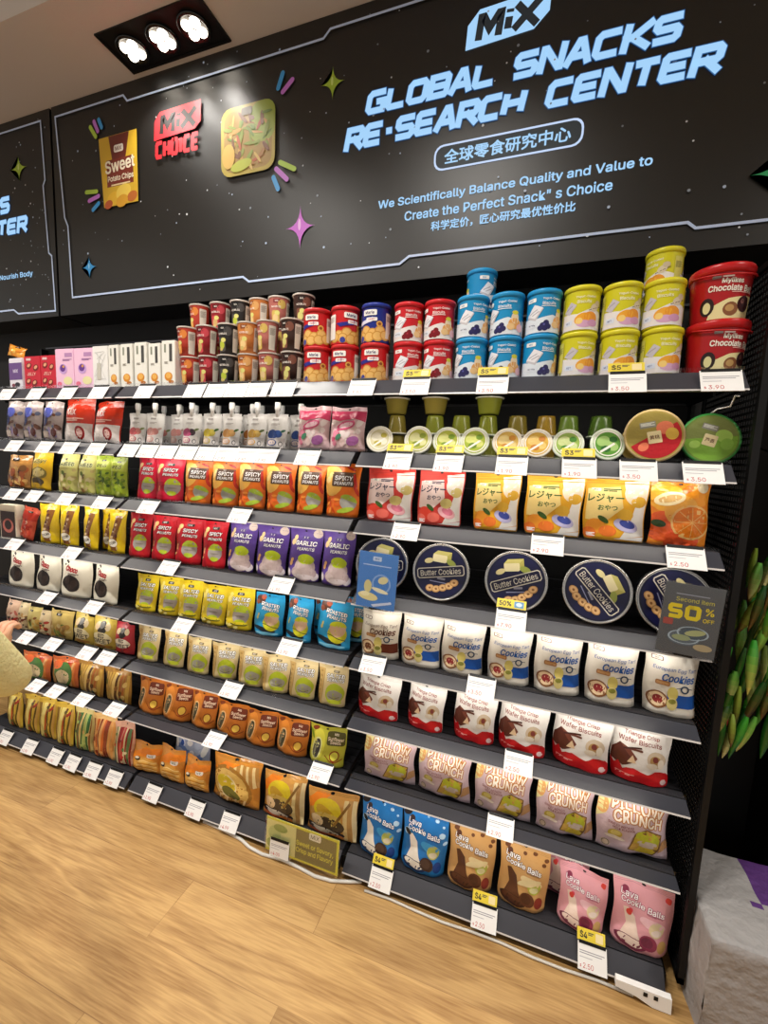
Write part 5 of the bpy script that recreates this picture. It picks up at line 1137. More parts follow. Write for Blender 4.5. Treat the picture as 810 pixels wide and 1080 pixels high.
# round biscuit tins on edge
def a_tin(p):
    p.ell(.5, .5, .455, .455, '#0e0f2a', n=40); p.ell(.5, .5, .43, .43, '#14153a', n=40)
    p.rr(.33, .66, .58, .8, .03, '#d9cfa4'); p.poly([(.33, .79), (.4, .86), (.65, .86), (.58, .79)], '#b9b266'); p.poly([(.58, .67), (.65, .74), (.65, .86), (.58, .79)], '#a8a050'); p.ell(.27, .66, .08, .045, '#cfc48e', 20); p.ell(.66, .68, .09, .05, '#8f9a44', -25)
    M = lambda x, y: (.5 + (x - .5) * .97 - (y - .5) * .24, .5 + (x - .5) * .24 + (y - .5) * .97)
    p.poly([M(.09, .44), M(.12, .41), M(.88, .41), M(.91, .44), M(.91, .56), M(.88, .59), M(.12, .59), M(.09, .56)], '#c9c4b4'); p.poly([M(.105, .445), M(.13, .425), M(.87, .425), M(.895, .445), M(.895, .555), M(.87, .575), M(.13, .575), M(.105, .555)], '#111233')
    p.txt('Butter Cookies', .5, .5, .1, '#d9d4c4', mw=.7, rot=13.8, bold=.004); p.rr(.46, .37, .6, .405, .01, '#8a8a9a'); p.bars(.34, .33, .64, .015, '#8f93b8', 1)
    for i, (x, y) in enumerate(((.36, .2), (.47, .2), (.58, .24), (.68, .29), (.76, .36))):
        p.ell(x, y, .075, .06, '#b98a54', 20); p.ell(x, y + .004, .06, .046, '#d9b27c', 20); p.ell(x, y, .022, .018, '#8a5a30')
def tin_proto():
    r, d = .091, .05; b = MB(); b.lathe([(r * .9, .0), (r * .955, .002), (r * .955, d - .014)], lin('#10112c'), M_CAN, 48, True, False)
    l = MB(); l.lathe([(r * .965, d - .018), (r * 1.0, d - .016), (r * 1.0, d - .004), (r * .985, d), (r * .955, d + .0005), (r * .94, d - .0015)], lin('#b9b7b4'), mat('tin_rim', None, .22, .85), 48, False, True)
    p = Print(l, M_CAN, 2 * r, lambda x, y, o: Vector((x - r, y - r, d - .0015 + o)), [], [], H=1, base=.0004, step=.00004); a_tin(p)
    return Proto('butter_cookie_tin', [('tin_base', b.mesh('tin_base'), []), ('tin_lid', l.mesh('tin_lid'), [])], 2 * r, d)
tp = tin_proto(); th = math.radians(79)
TT = ['navy round cookie tin behind the blue promotion card', 'navy round cookie tin second from left on the fourth shelf', 'navy round cookie tin in the middle above the yellow 50% tag', 'navy round cookie tin turned sideways, fourth from left', 'navy round cookie tin behind the grey half price card']
for i, (x, w, t) in enumerate(ROWS['tin'][1]):
    o = tp.place((x, .085 + .05, ZS[3] + .001 + .091 * math.sin(th)), (0, 0, 0), (1, 1, 1), TT[i], 'tin', 'navy butter cookie tins')
    o.rotation_mode = 'ZXY'; o.rotation_euler = (th, 0, math.radians((-10, -4, 8, -62, -70)[i])); settle2(o, ZS[3] + .0012, .0525)
# --- fifth shelf
row('white_choc', lambda w, h: pouch('chocolate_bean_pouch', w, h, a_choc, .05, '#e6e2d2', M_MATTE), 'cream pouch with black beans and red lettering', 'pouch', 'cream pouches of black beans')
row('yellow_salted', lambda w, h: pouch('salted_peanut_pouch', w, h, a_yellow, .05, '#e2c926'), 'bright yellow salted peanut pouch on the fifth shelf', 'pouch', 'bright yellow peanut pouches', w=.119)
pr = row('blue_salted', lambda w, h: pouch('roasted_peanut_pouch', w, h, a_blue, .05, '#2a9fd6'), 'sky blue peanut pouch on the fifth shelf', 'pouch', 'sky blue peanut pouches', yaw=9)
for x, t in ((-.155, 'sky blue peanut pouch hidden behind the gap between its neighbours'), (-.045, 'sky blue peanut pouch half hidden behind the rightmost one')): pr.place((x, .15, ZS[4] + .001), (-.06, 0, .1), (.84, 1, 1), t, 'pouch', 'sky blue peanut pouches', ZS[4], .135)
EY = dict(style='block', seal=.06, hole=False)
row('egg_brown', lambda w, h: pouch('egg_tart_cookie_bag', w, h, a_eggb, .06, '#e6e0d2', M_MATTE, **EY), 'cream egg tart cookie bag with brown band, left of blue ones', 'bag', lean=-.06)
row('egg_blue', lambda w, h: pouch('egg_tart_cookie_bag', w, h, a_egg, .06, '#e6e1d6', M_MATTE, **EY), 'cream egg tart cookie bag with blue band', 'bag', 'cream egg tart cookie bags', lean=-.06, yaw=3)
# --- sixth shelf
sh, L = ROWS['mix_small']
for i, (c, cs, d) in enumerate((('#d8b8a0', ('#b5302c', '#2a1c18', '#e8d0c0', '#c06a5a'), 'pinkish dark-spotted packet at the far left of the sixth shelf'), ('#d9c9a4', ('#7a3a2c', '#c9a060', '#4a2c20'), 'narrow beige packet second from left on the sixth shelf'), ('#cfc07a', ('#c9a04a', '#8a5a2c', '#5a6a2c'), 'straw coloured packet third from left on the sixth shelf'), ('#e2cfa8', ('#4a5a2c', '#a83a2c', '#e0b878'), 'cream packet with red and green print on the sixth shelf'), ('#c9b268', ('#8a6a34', '#d9c890', '#6a7a3a', '#a8803c'), 'wide straw coloured packet left of the sweet corn bags'))):
    x, w, h = L[i]; pouch('rice_cracker_packet', w * .96, h, generic(30 + i, cs, None, n=20), .04, c, M_FOIL, 'pillow').place((x, .085 + .004 * (i % 2), ZS[sh] + .001), (-.08, 0, .03 * (i - 2)), (1, 1, 1), d, 'packet', None, ZS[5], .0525)
row('sweet_yellow', lambda w, h: pouch('sweet_crisp_bag', w, h, a_sweet(), .05, '#cdb550', M_FOIL, 'pillow'), 'mustard yellow bag with black round lettering', 'bag', 'mustard yellow bags')
row('sweet_red', lambda w, h: pouch('sweet_crisp_bag', w * .84, h, a_sweet('#c43440', '#f1ead8'), .05, '#b8323f', M_FOIL, 'pillow'), 'crimson bag with black round lettering at the bay end', 'bag')
row('tan_salted', lambda w, h: pouch('salted_peanut_pouch', w, h, a_tan, .05, '#ddca98'), 'tan salted peanut pouch with lime green picture', 'pouch', 'tan salted peanut pouches', w=.121, kscale=False)
row('triangle', lambda w, h: pouch('wafer_biscuit_pouch', w, h, a_tri, .06, '#e9e6e2', M_FOIL), 'white wafer biscuit pouch with red drip edge', 'pouch', 'white wafer biscuit pouches', w=.155, yaw=10)
# --- seventh shelf
def cap_n(p): p.ell(.55, p.H*.42, .32, .3, '#4f7a3a'); p.ell(.55, p.H*.36, .24, .18, '#d8c49a'); p.ell(.3, p.H*.75, .16, .1, '#e8703a')
row('noodle_red', lambda w, h: pouch('noodle_bag', w, h, stripes(41, ('#c8502c', '#d9803c', '#b5341f', '#e0b070', '#8a3a20'), cap_n), .05, '#cf6a38', M_GLOSSY, 'pillow'), 'orange red noodle bag with striped sides on the seventh shelf', 'bag', 'orange red noodle bags')
row('stick_mix', lambda w, h: pouch('cracker_stick_bag', w, h, stripes(44, ('#c9a24a', '#8a5a2c', '#d9b868', '#5a3a1c', '#a8602c', '#6a6a2c')), .05, '#a87c38', M_GLOSSY, 'pillow'), 'brown and gold cracker stick bag on the seventh shelf', 'bag', 'brown and gold stick bags')
row('sunflower', lambda w, h: pouch('sunflower_seed_pouch', w, h, a_sun, .055, '#c9762a'), 'amber sunflower seed pouch with brown label', 'pouch', 'amber sunflower seed pouches')
row('green_seed', lambda w, h: pouch('sunflower_seed_pouch', w, h, a_greenseed, .055, '#bdbb3c'), 'lime green seed pouch at the end of the amber row', 'pouch')
row('pillow', lambda w, h: pouch('sweet_potato_snack_bag', w, h, a_pillow, .07, '#d3bcc6', M_FOIL, 'pillow', seal=.07, wav=.006), 'lilac bag with cream PILLOW CRUNCH lettering', 'bag', 'lilac pillow snack bags', Y=.049)
# --- bottom shelf
row('slim', lambda w, h: pouch('rice_stick_bag', w, h * 1.1, stripes(51, ('#d9b83a', '#8a6a2c', '#c9a050', '#5a4a1c', '#e0d07a', '#a83a20')), .045, '#c9a83c', M_GLOSSY, 'pillow'), 'tall slim yellow and brown bag on the bottom shelf', 'bag', 'slim yellow and brown bags')
sh, L = ROWS['slim2']
for i, (c, cs, d) in enumerate((('#c9b878', ('#3a6a3c', '#a8c06a', '#8a5a2c', '#d9b870'), 'tall beige and green bag on the bottom shelf'), ('#d8b070', ('#c9662c', '#4a6a3a', '#e0a05a', '#8a3a20'), 'tall beige and orange bag on the bottom shelf'), ('#d9a890', ('#b5302c', '#d9c9a0', '#8a2420', '#5a7a4a'), 'tall beige and red bag at the end of the left bay'))):
    x, w, h = L[i]; pouch('rice_stick_bag', w * .92, h * 1.1, stripes(60 + i, cs), .05, c, M_GLOSSY, 'pillow').place((x, .08, ZS[7] + .001), (-.1, 0, .04), (1, 1, 1), d, 'bag', None, ZS[7], .0525)
row('orange_noodle', lambda w, h: pouch('crispy_noodle_bag', w, h * 1.42, a_noodle, .06, '#d8903a', M_GLOSSY, 'pillow', seal=.08), 'orange crispy noodle bag in the lower middle bay', 'bag', 'orange crispy noodle bags', yaw=10)
pouch('wrapped_sweets_bag', .2, .2, generic(77, ('#3a5aa8', '#dfe4ee', '#6f8ac8', '#b9c4dc', '#f0f0f0'), None, n=26, top='#4a68b4'), .05, '#aab6d2', M_GLOSSY, 'pillow').place((-.82, .17, ZS[7] + .001), (-.1, .06, 0), (1, 1, 1), 'crinkled blue and silver bag behind the small orange bags', 'bag', None, ZS[7], .155)
row('orange_big', lambda w, h: pouch('potato_crisp_bag', w, h, a_chips, .075, '#cf8a34', M_GLOSSY, 'pillow', seal=.07), 'large orange ridged crisp bag on the bottom shelf', 'bag')
row('orange_cart', lambda w, h: pouch('potato_crisp_bag', w, h, a_cart, .07, '#d29a4e', M_GLOSSY, 'pillow', seal=.07), 'orange crisp bag with yellow and brown print above yellow card', 'bag', 'orange crisp bags by the card')
LV = dict(seal=.1)
row('lava_blue', lambda w, h: pouch('filled_cookie_pouch', w, h, a_lblue, .06, '#1f78c4', M_FOIL, **LV), 'bright blue filled cookie ball pouch', 'pouch', 'bright blue cookie ball pouches', yaw=4)
row('lava_brown', lambda w, h: pouch('filled_cookie_pouch', w, h, a_lbrown, .06, '#d2a468', M_FOIL, **LV), 'tan filled cookie ball pouch with chocolate', 'pouch', 'tan cookie ball pouches', yaw=4)
pr = row('lava_pink', lambda w, h: pouch('filled_cookie_pouch', w, h, a_lpink, .06, '#e8a8b4', M_FOIL, **LV), 'pink filled cookie ball pouch, front line', 'pouch', 'pink cookie ball pouches', yaw=4)
pr.place((.735, .165, ZS[7] + .001), (-.07, 0, .06), (1, 1, 1), 'pink filled cookie ball pouch half hidden in the second line', 'pouch', 'pink cookie ball pouches', ZS[7], .15)
# ------------------------------------------------------------------ price tags on the rails
_TAG = {}
def tag_meshes(price, kind):
    k = (price, kind)
    if k in _TAG: return _TAG[k]
    w, h = .088, .062; b = MB()
    b.box(-w/2, w/2, -.0008, .0004, 0, h, lin('#efeeec'), M_CARD)
    p = Print(b, M_CARD, w, lambda x, y, o: Vector((x - w/2, -.0008 - o, y)), base=.0002, step=.00004)
    p.txt(price, .36, .13, .13, '#c23430', mw=.5, bold=.004); p.txt('$', .1, .11, .08, '#c23430'); p.bars(.06, .5, .92, .022, '#9a98a0', 2, 1.6, .1); p.bars(.06, .34, .5, .02, '#b9b7bd', 1)
    c = MB(); c.box(-w/2 + .003, w/2 - .003, -.0022, .0012, h - .004, h + .004, lin('#26262a'), M_BLACK)
    parts = [('card', b.mesh('card'), []), ('clip_strip', c.mesh('clip_strip'), [])]
    if kind in (1, 2):
        e = MB(); e.box(-w/2 - .002, w/2 - .004, -.0016, -.0008, h + .003, h + .032, lin('#e2cb4a'), M_CARD)
        p = Print(e, M_CARD, w, lambda x, y, o: Vector((x - w/2, -.0016 - o, y + h + .003)), base=.0002, step=.00004)
        if kind == 2: p.rect(.0, .02, .92, .31, '#d8c02c'); p.txt('50%', .26, .17, .17, '#2a2620', mw=.4, bold=.04); p.rr(.56, .05, .88, .28, .03, '#5a8ab0'); p.ell(.72, .17, .1, .07, '#b9cfe0')
        else: p.rect(.0, .02, .92, .31, '#dcc63e'); p.txt('$' + str(int(float(price) * 2 // 1.2)), .2, .16, .2, '#3a342a', mw=.26, bold=.03); p.bars(.36, .25, .56, .03, '#5a5444', 2); p.rr(.62, .05, .88, .28, .02, '#e6d5a0')
        parts.append(('promotion_header', e.mesh('promotion_header'), []))
    _TAG[k] = Proto('price_tag', parts, w, h); return _TAG[k]
BAYN = ('left', 'middle', 'right')
for sh, L in TAGS.items():
    cnt = {}
    for x, pz, k in L: cnt.setdefault(min(2, max(0, math.floor(x) + 2)), []).append((x, pz, k))
    for by, M in cnt.items():
        for i, (x, pz, k) in enumerate(M):
            lean = (PI / 2 - math.atan2(ZS[sh] - ZR[sh], .043)) * .75
            P = tag_meshes(pz, k); sx = .96 - .02 * max(0, sh - 3)
            kw = {1: 'white price tag with yellow header', 2: 'white price tag with yellow 50% header'}.get(k, 'white price tag')
            o = ordinal(i, len(M)).replace(' one of two', '') or 'the only one'
            loc = (x, -.0105, ZR[sh] - .006 + (.0065 if 3 <= sh < 7 else 0))
            if k == 3: loc = (x, -.037, ZR[sh] + .002); lean = .12
            t = '%s, %s, %s rail, %s bay' % (kw, o, SHN[sh], BAYN[by])
            if k == 3: t = 'white price tag clipped on the yellow advertising card'
            P.place(loc, (-lean, 0, math.radians(rnd.uniform(-1.5, 1.5))), (sx, 1, 1), t, 'price tag', 'price tags on the shelf rails')

# ------------------------------------------------------------------ promotion cards
def promo(name, x, y, z, w, h, base, art, label, rot=(0, 0, 0), thick=.0015):
    root = tag(empty(name, (x, y, z), rot), label, 'sign')
    b = MB(); b.box(-w/2, w/2, 0, thick, 0, h, lin(base), M_CARD); p = Print(b, M_CARD, w, lambda a, c, o: Vector((a - w/2, -o, c)), base=.0003, step=.00005, H=h / w); art(p); b.obj('printed_card', root)
    b = MB(); b.box(-w/2 - .004, w/2 + .004, -.004, -.0034, -.004, h + .004, lin('#ffffff'), M_CLEAR); b.obj('clear_sleeve', root)
    return root
def art_blue(p):
    H = p.H; p.rr(.36, H*.85, .58, H*.93, .02, '#b9cbe6'); p.txt('MiX', .47, H*.89, .05, '#3a5a9c'); p.bars(.12, H*.78, .84, .025, '#a9c2ea', 1)
    p.ring(.62, H*.45, .2, .24, '#86a9de'); p.ell(.66, H*.52, .13, .09, '#d6cfa0', 20); p.ell(.28, H*.38, .1, .16, '#cfc890'); p.ell(.3, H*.2, .26, .1, '#dcd49a', -6); p.ell(.22, H*.24, .12, .06, '#e8e2b8'); p.ell(.6, H*.33, .22, .05, '#e4e0c0', -12); p.poly([(.4, H*.06), (.9, H*.16), (.92, H*.12), (.46, H*.02)], '#c4d2ea')
o = promo('promotion_card', .098, -.018, 1.004, .128, .175, '#4a7fc8', art_blue, 'blue promotion card with cookie picture hanging before the leftmost tin', (-.04, math.radians(2), 0))
b = MB(); b.box(-.02, .02, .0016, .012, -.004, .008, lin('#999999'), M_BLACK); b.obj('rail_clip', o)
def art_half(p):
    H = p.H; p.bars(.2, H*.86, .76, .02, '#8f93a0', 1); p.txt('Second item', .53, H*.78, .085, '#c9c04a', mw=.78, bold=.006)
    strokes(p, 'S', .1, .36, H*.5, H*.71, .26, '#d6c22a'); strokes(p, 'O', .39, .66, H*.5, H*.71, .26, '#d6c22a'); p.txt('%', .8, H*.65, .14, '#d6c22a', mw=.2, bold=.02); p.txt('OFF', .8, H*.525, .075, '#d6c22a', mw=.2, bold=.02)
    p.rr(.05, H*.4, .22, H*.49, .02, '#9a4a44'); p.ell(.44, H*.23, .28, .14, '#5a646e'); p.ring(.44, H*.25, .24, .27, '#9fb0bc', ky=.5); p.ring(.58, H*.32, .24, .27, '#9fb0bc', ky=.5); p.ell(.58, H*.32, .22, .11, '#4a5660'); p.ell(.4, H*.24, .16, .06, '#8f9a74'); p.ell(.62, H*.33, .18, .06, '#a3a878', 12); p.ell(.78, H*.14, .16, .07, '#a89a7a')
o = promo('promotion_card', .923, -.019, 1.012, .126, .178, '#55575a', art_half, 'grey half price card with yellow 50% hanging before the rightmost tin', (-.03, math.radians(3), 0))
b = MB(); b.box(-.02, .02, .0016, .012, -.006, .008, lin('#999999'), M_BLACK); b.obj('rail_clip', o)
def art_y(p):
    H = p.H; p.rect(0, 0, 1, .025, '#c9c62a'); p.rect(0, H - .03, 1, H, '#c9c62a'); p.rect(.97, 0, 1, H, '#c9c62a'); p.rect(.42, .025, .97, H - .03, '#6a6430'); p.ell(.12, H*.55, .09, .1, '#b9c27a'); p.ell(.2, H*.75, .1, .05, '#8a9a4a'); p.ell(.08, H*.25, .07, .06, '#9aa85a')
    p.rr(.6, H*.74, .76, H*.94, .02, '#dedbcc'); p.txt('MiX', .68, H*.84, .05, '#4a4620'); p.txt('Sweet or Savory,', .68, H*.52, .075, '#d2cf4a', mw=.5, bold=.012); p.txt('Crisp and Flavory', .68, H*.32, .075, '#d2cf4a', mw=.5, bold=.012)
o = promo('advertising_card', -.142, -.024, .034, .29, .125, '#d3d08a', art_y, 'yellow green advertising card along the bottom rail under the orange bags', (-.08, 0, 0))
b = MB(); b.box(-.02, .02, .0015, .018, .01, .025, lin('#999999'), M_BLACK); b.obj('rail_clip', o)

# ------------------------------------------------------------------ cable on the floor
b = MB(); P = [(-.60, .01), (-.50, .006), (-.41, -.004), (-.36, -.02), (-.30, -.026), (-.22, -.018), (-.15, -.022), (-.08, -.03), (-.02, -.024), (.04, -.004), (.08, .012)]
b.tube([(x, y, .0065) for x, y in P], .0055, lin('#d9d6cf'), M_PLASTIC, 10); tag(b.obj('power_cable'), 'thin white cable lying on the floor along the bottom shelf', 'cable')
b = MB(); b.tube([(.10 + .09 * k, -.012 + .004 * math.sin(k * 1.7), .005) for k in range(10)], .004, lin('#cfcac0'), M_PLASTIC, 8); tag(b.obj('power_cable'), 'second pale cable running along the floor under the right bay', 'cable')

# ------------------------------------------------------------------ right of the shelves
# white plaster-like block with a violet patch
def block():
    b = MB(); x0, x1, y0, y1, h = 1.052, 1.75, -.05, .25, .297; nx, ny, nz = 26, 18, 12
    import mathutils.noise as mn
    def dz(p): return .010 * mn.noise(p * 7) + .005 * mn.noise(p * 22)
    M_BL = mat('crumpled_wrap', None, .7, 0, .25, .9, 34)
    top = [[Vector((x0 + (x1 - x0) * i / nx, y0 + (y1 - y0) * j / ny, h)) for i in range(nx + 1)] for j in range(ny + 1)]
    wht, vio = lin('#a9a6a5'), lin('#5f3a7c')
    def colf(j, i):
        x = x0 + (x1 - x0) * (i + .5) / nx; y = y0 + (y1 - y0) * (j + .5) / ny
        return vio if x > 1.2 + (y - .1) * .05 and y > .09 + (x - 1.2) * .1 else wht
    fx = lambda p: p + Vector((0, 0, dz(p)))
    b.quadgrid([[fx(p) for p in r] for r in top], colf, M_BL)
    front = [[Vector((x0 + (x1 - x0) * i / nx, y0, h * k / nz)) for i in range(nx + 1)] for k in range(nz + 1)]
    b.quadgrid([[fx(p) if k == nz else p + Vector((0, dz(p * 1.3), 0)) for p in r] for k, r in enumerate(front)], lin('#9f9a98'), M_BL)
    left = [[Vector((x0, y1 - (y1 - y0) * j / ny, h * k / nz)) for j in range(ny + 1)] for k in range(nz + 1)]
    b.quadgrid([[fx(p) if k == nz else p + Vector((dz(p * 1.3), 0, 0)) for p in r] for k, r in enumerate(left)], lin('#9f9a98'), M_BL)
    right = [[Vector((x1, y0 + (y1 - y0) * j / ny, h * k / nz)) for j in range(ny + 1)] for k in range(nz + 1)]
    b.quadgrid([[fx(p) if k == nz else p for p in r] for k, r in enumerate(right)], lin('#9f9a98'), M_BL)
    p = Print(b, M_BL, 1, lambda x, y, o: Vector((x, y0 - .012 - o, y)), base=.0, step=.0005)
    bmesh.ops.remove_doubles(b.bm, verts=b.bm.verts[:], dist=.001)
    b.bm.normal_update()
    return tag(b.obj('wrapped_pallet_block'), 'white crumple-wrapped block with a violet patch on the floor beside the shelves', 'block')
block()
# black display cabinet standing behind it
b = MB(); b.box(1.36, 2.2, .30, .455, 0, 1.98, lin('#0a0a0a'), M_BLACK)
root = tag(empty('display_cabinet', (1.8, .38, 0)), 'tall black display cabinet at the right edge behind the white block', 'cabinet')
o = b.obj('carcass', root); o.location = -Vector(root.location)
b = MB(); b.box(1.30, 1.318, .26, .30, 0, 1.98, lin('#b8b8b8'), M_BLACK); o = b.obj('front_post', root); o.location = -Vector(root.location)
b = MB(); b.box(1.318, 1.36, .29, .455, 0, 1.98, lin('#b8b8b8'), M_BLACK); o = b.obj('side_panel', root); o.location = -Vector(root.location)
# hanging bunch of glossy plastic leaves
M_LEAF = mat('glossy_leaf', None, .25, 0, .6)
def leaf(b, base, d, L, w, c0, c1):
    d = Vector(d).normalized(); s = d.cross(Vector((.3, 1, .2))).normalized(); nrm = s.cross(d)
    rows = []
    for k in range(8):
        t = k / 7; ww = w * (math.sin(PI * min(1, .08 + t * .92)) ** .7) * (1 - .3 * t) if k < 7 else .0005
        c = Vector(base) + d * L * t + nrm * (.18 * L * t * t)
        rows.append([c - s * ww + nrm * ww * .25, c - nrm * ww * .12, c + s * ww + nrm * ww * .25, c + nrm * ww * .5])
    lc0, lc1 = lin(c0), lin(c1)
    b.quadgrid(rows, lambda i, j: tuple(lc0[q] + (lc1[q] - lc0[q]) * (i / 6) ** 1.6 for q in range(4)), M_LEAF, True)
b = MB(); q = random.Random(5)
root = tag(empty('hanging_plastic_plant', (1.15, .16, 1.38)), 'bunch of long glossy green and yellow leaves hanging right of the shelves', 'plant')
for k in range(95):
    t = q.random(); z = 1.34 - .55 * t; x = 1.185 - .10 * t + q.uniform(-.05, .09); y = .14 + q.uniform(-.05, .08)
    x = max(x, 1.085)
    g = q.choice(('#246e20', '#3a9a2c', '#1a4a1a', '#6fc04a', '#2c5c22', '#8aa83a')); tip = q.choice(('#3f8a28', '#8a9a3a', '#c9c060', '#2a6a20', '#6a4a24', '#d8cf8a'))
    leaf(b, (x, y, z), (q.uniform(-.35, .02), q.uniform(-.3, .1), -1), q.uniform(.09, .15), q.uniform(.009, .015), g, tip)
o = b.obj('leaves', root); o.location = -Vector(root.location)
b = MB(); b.tube([(1.20, .16, 1.42), (1.18, .16, 1.3), (1.14, .16, 1.1), (1.11, .16, .92)], [.006, .008, .008, .005], lin('#2a4a1c'), M_LEAF); b.tube([(1.20, .16, 1.42), (1.2, .2, 1.5), (1.2, .44, 1.55)], .003, lin('#2a2a2a'), M_BLACK)
o = b.obj('stem', root); o.location = -Vector(root.location)
pouch('hanging_red_bag', .13, .17, lambda p: p.rr(.3, p.H*.8, .7, p.H*.92, .03, '#5a2024'), .04, '#8a1c22', M_MATTE, 'stand').place((1.13, .335, .64), (-.04, 0, .1), (1, 1, 1), 'dark red bag hanging in the gap below the green leaves', 'bag')
b = MB(); q = random.Random(2)
for k in range(60):
    z = 1.39 - .0062 * k; b.lathe([(.001, 0), (.010, .004), (.012, .010), (.001, .015)], lin(q.choice(('#8a1c26', '#a82c36', '#701620'))), M_FOIL, 8, mtx=Matrix.Translation((1.066 + q.uniform(-.006, .006), .15 + q.uniform(-.03, .03) + .0004 * k, z)))
tag(b.obj('tinsel_garland'), 'red tinsel garland hanging just outside the mesh side panel', 'garland')
b = MB(); b.tube([(.955, .12, 1.615), (.965, .10, 1.628), (.985, .08, 1.632), (.985, .06, 1.655), (.99, .05, 1.652)], .002, lin('#d8d6d0'), M_WPLAST, 6); tag(b.obj('plastic_strip'), 'thin torn white plastic strip hanging under the top shelf corner', 'strip')

# ------------------------------------------------------------------ the shopper whose elbow and hand come into the frame
def skin(name, verts, edges, radii, m, parent, sub=2, root_i=0):
    me = bpy.data.meshes.new(name); me.from_pydata([Vector(v) for v in verts], edges, []); o = link(bpy.data.objects.new(name, me), parent)
    md = o.modifiers.new('skin', 'SKIN'); md.use_smooth_shade = True
    for i, d in enumerate(me.skin_vertices[0].data):
        r = radii[i]; d.radius = r if isinstance(r, tuple) else (r, r); d.use_root = (i == root_i)
    s = o.modifiers.new('sub', 'SUBSURF'); s.levels = sub; s.render_levels = sub
    me.materials.append(m); return o
M_SKIN = mat('skin', '#dba88a', .5); M_JKT = mat('yellow_fleece', '#f4ecae', .85, bump=.6, bscale=90); M_TRO = mat('grey_trousers', '#3a3d46', .8); M_HAIR = mat('dark_hair', '#1c1614', .5); M_SHOE = mat('white_shoe', '#dcd8d2', .5)
PX, PY = -.74, -.84          # where the shopper stands, facing the shelves (+Y)
def shopper():
    root = tag(empty('person', (PX, PY, 0), (0, 0, 0)), 'person at the left edge in a pale yellow jacket, arm bent and hand raised', 'person'); root.scale = (.9, .9, .9)
    # local: +y is forward, +x the right side
    V = [(0, -.07, .88), (0, -.03, 1.05), (0, .02, 1.22), (0, .05, 1.32), (0, .07, 1.40), (0, .09, 1.47), (0, .10, 1.55), (0, .09, 1.62)]
    E = [(i, i + 1) for i in range(7)]; R_ = [(.15, .10), (.125, .09), (.15, .10), (.085, .06), .05, (.066, .08), (.078, .095), (.055, .06)]
    def chain(start, pts, rad):
        i = start
        for p, r in zip(pts, rad): V.append(p); R_.append(r); E.append((i, len(V) - 1)); i = len(V) - 1
        return i
    for s in (-1, 1):
        chain(0, [(s * .085, -.09, .80), (s * .09, -.13, .47), (s * .09, -.2, .10), (s * .092, -.17, .045), (s * .1, -.07, .03)], [.085, .055, .038, .04, .03])
    chain(3, [(-.15, .04, 1.30), (-.2, .0, 1.05), (-.19, .05, .86)], [.048, .045, .032])
    sh = Vector((.16, .06, 1.29)); elbow = Vector((.125, .28, .985)); wrist = Vector((-.05, .335, .985))
    chain(3, [tuple(sh), tuple(sh.lerp(elbow, .5)), tuple(elbow), tuple(elbow.lerp(wrist, .5)), tuple(wrist)], [.048, .048, .044, .038, .03])
    skin('body', V, E, R_, M_SKIN, root)
    # right hand: palm and five bent fingers, loosely closed
    ax = Vector((-.25, .25, .9)).normalized(); sd = Vector((.85, .35, .2)); sd = (sd - ax * sd.dot(ax)).normalized(); nr = sd.cross(ax).normalized()
    HV = [wrist - ax * .01, wrist + ax * .03, wrist + ax * .072]; HE = [(0, 1), (1, 2)]; HR = [(.027, .021), (.034, .02), (.037, .018)]
    for k, (o, L) in enumerate(((-.028, .058), (-.010, .068), (.010, .064), (.028, .05))):
        b0 = wrist + ax * .075 + sd * o; i = 2
        for t, (fa, fn) in enumerate(((.0, 0), (.42, .14), (.55, .6), (.3, .88))):
            HV.append(b0 + ax * L * fa - nr * L * fn); HR.append((.0105, .0095, .009, .008)[t]); HE.append((i, len(HV) - 1)); i = len(HV) - 1
    i = 1
    for t, (a, s_, n_) in enumerate(((.035, -.036, -.012), (.06, -.046, -.03), (.082, -.036, -.045))):
        HV.append(wrist + ax * a + sd * s_ + nr * n_); HR.append((.013, .011, .009)[t]); HE.append((i, len(HV) - 1)); i = len(HV) - 1
    skin('hand', HV, HE, HR, M_SKIN, root)
    b = MB()
    rings = [(.80, -.085, .165, .125), (.88, -.08, .185, .14), (.98, -.055, .18, .135), (1.08, -.025, .17, .13), (1.18, .005, .178, .13), (1.27, .03, .19, .13), (1.325, .045, .175, .115), (1.365, .055, .12, .095), (1.395, .064, .075, .075), (1.425, .072, .064, .066)]
    b.quadgrid([[Vector((rx * math.cos(2*PI*k/32), cy + ry * math.sin(2*PI*k/32), z + .004 * math.sin(6*PI*k/32))) for k in range(32)] for z, cy, rx, ry in rings], lin('#e6dc9a'), M_JKT, True)
    b.obj('jacket', root)
    b = MB(); b.quadgrid([[Vector((rx * math.cos(2*PI*k/32), cy + ry * math.sin(2*PI*k/32), z)) for k in range(32)] for z, cy, rx, ry in ((.74, -.095, .172, .118), (.80, -.09, .172, .128), (.88, -.08, .168, .128), (.95, -.06, .16, .118))], lin('#3a3d46'), M_TRO, True); b.obj('trouser_waist', root)
    skin('sleeve', [tuple(sh + Vector((-.05, 0, .0))), tuple(sh), tuple(sh.lerp(elbow, .5)), tuple(elbow), tuple(elbow.lerp(wrist, .45)), tuple(elbow.lerp(wrist, .8))], [(k, k + 1) for k in range(5)], [.07, .085, .074, .054, .052, .046], M_JKT, root)
    skin('sleeve', [(-.10, .04, 1.29), (-.15, .04, 1.28), (-.205, .0, 1.06), (-.195, .045, .9)], [(k, k + 1) for k in range(3)], [.07, .085, .072, .06], M_JKT, root)
    fa = (wrist - elbow).normalized()
    b = MB(); b.lathe([(.044, -.016), (.05, -.006), (.048, .008), (.04, .014)], lin('#ded392'), M_JKT, 20, mtx=Matrix.Translation(wrist - fa * .012) @ fa.to_track_quat('Z', 'Y').to_matrix().to_4x4())
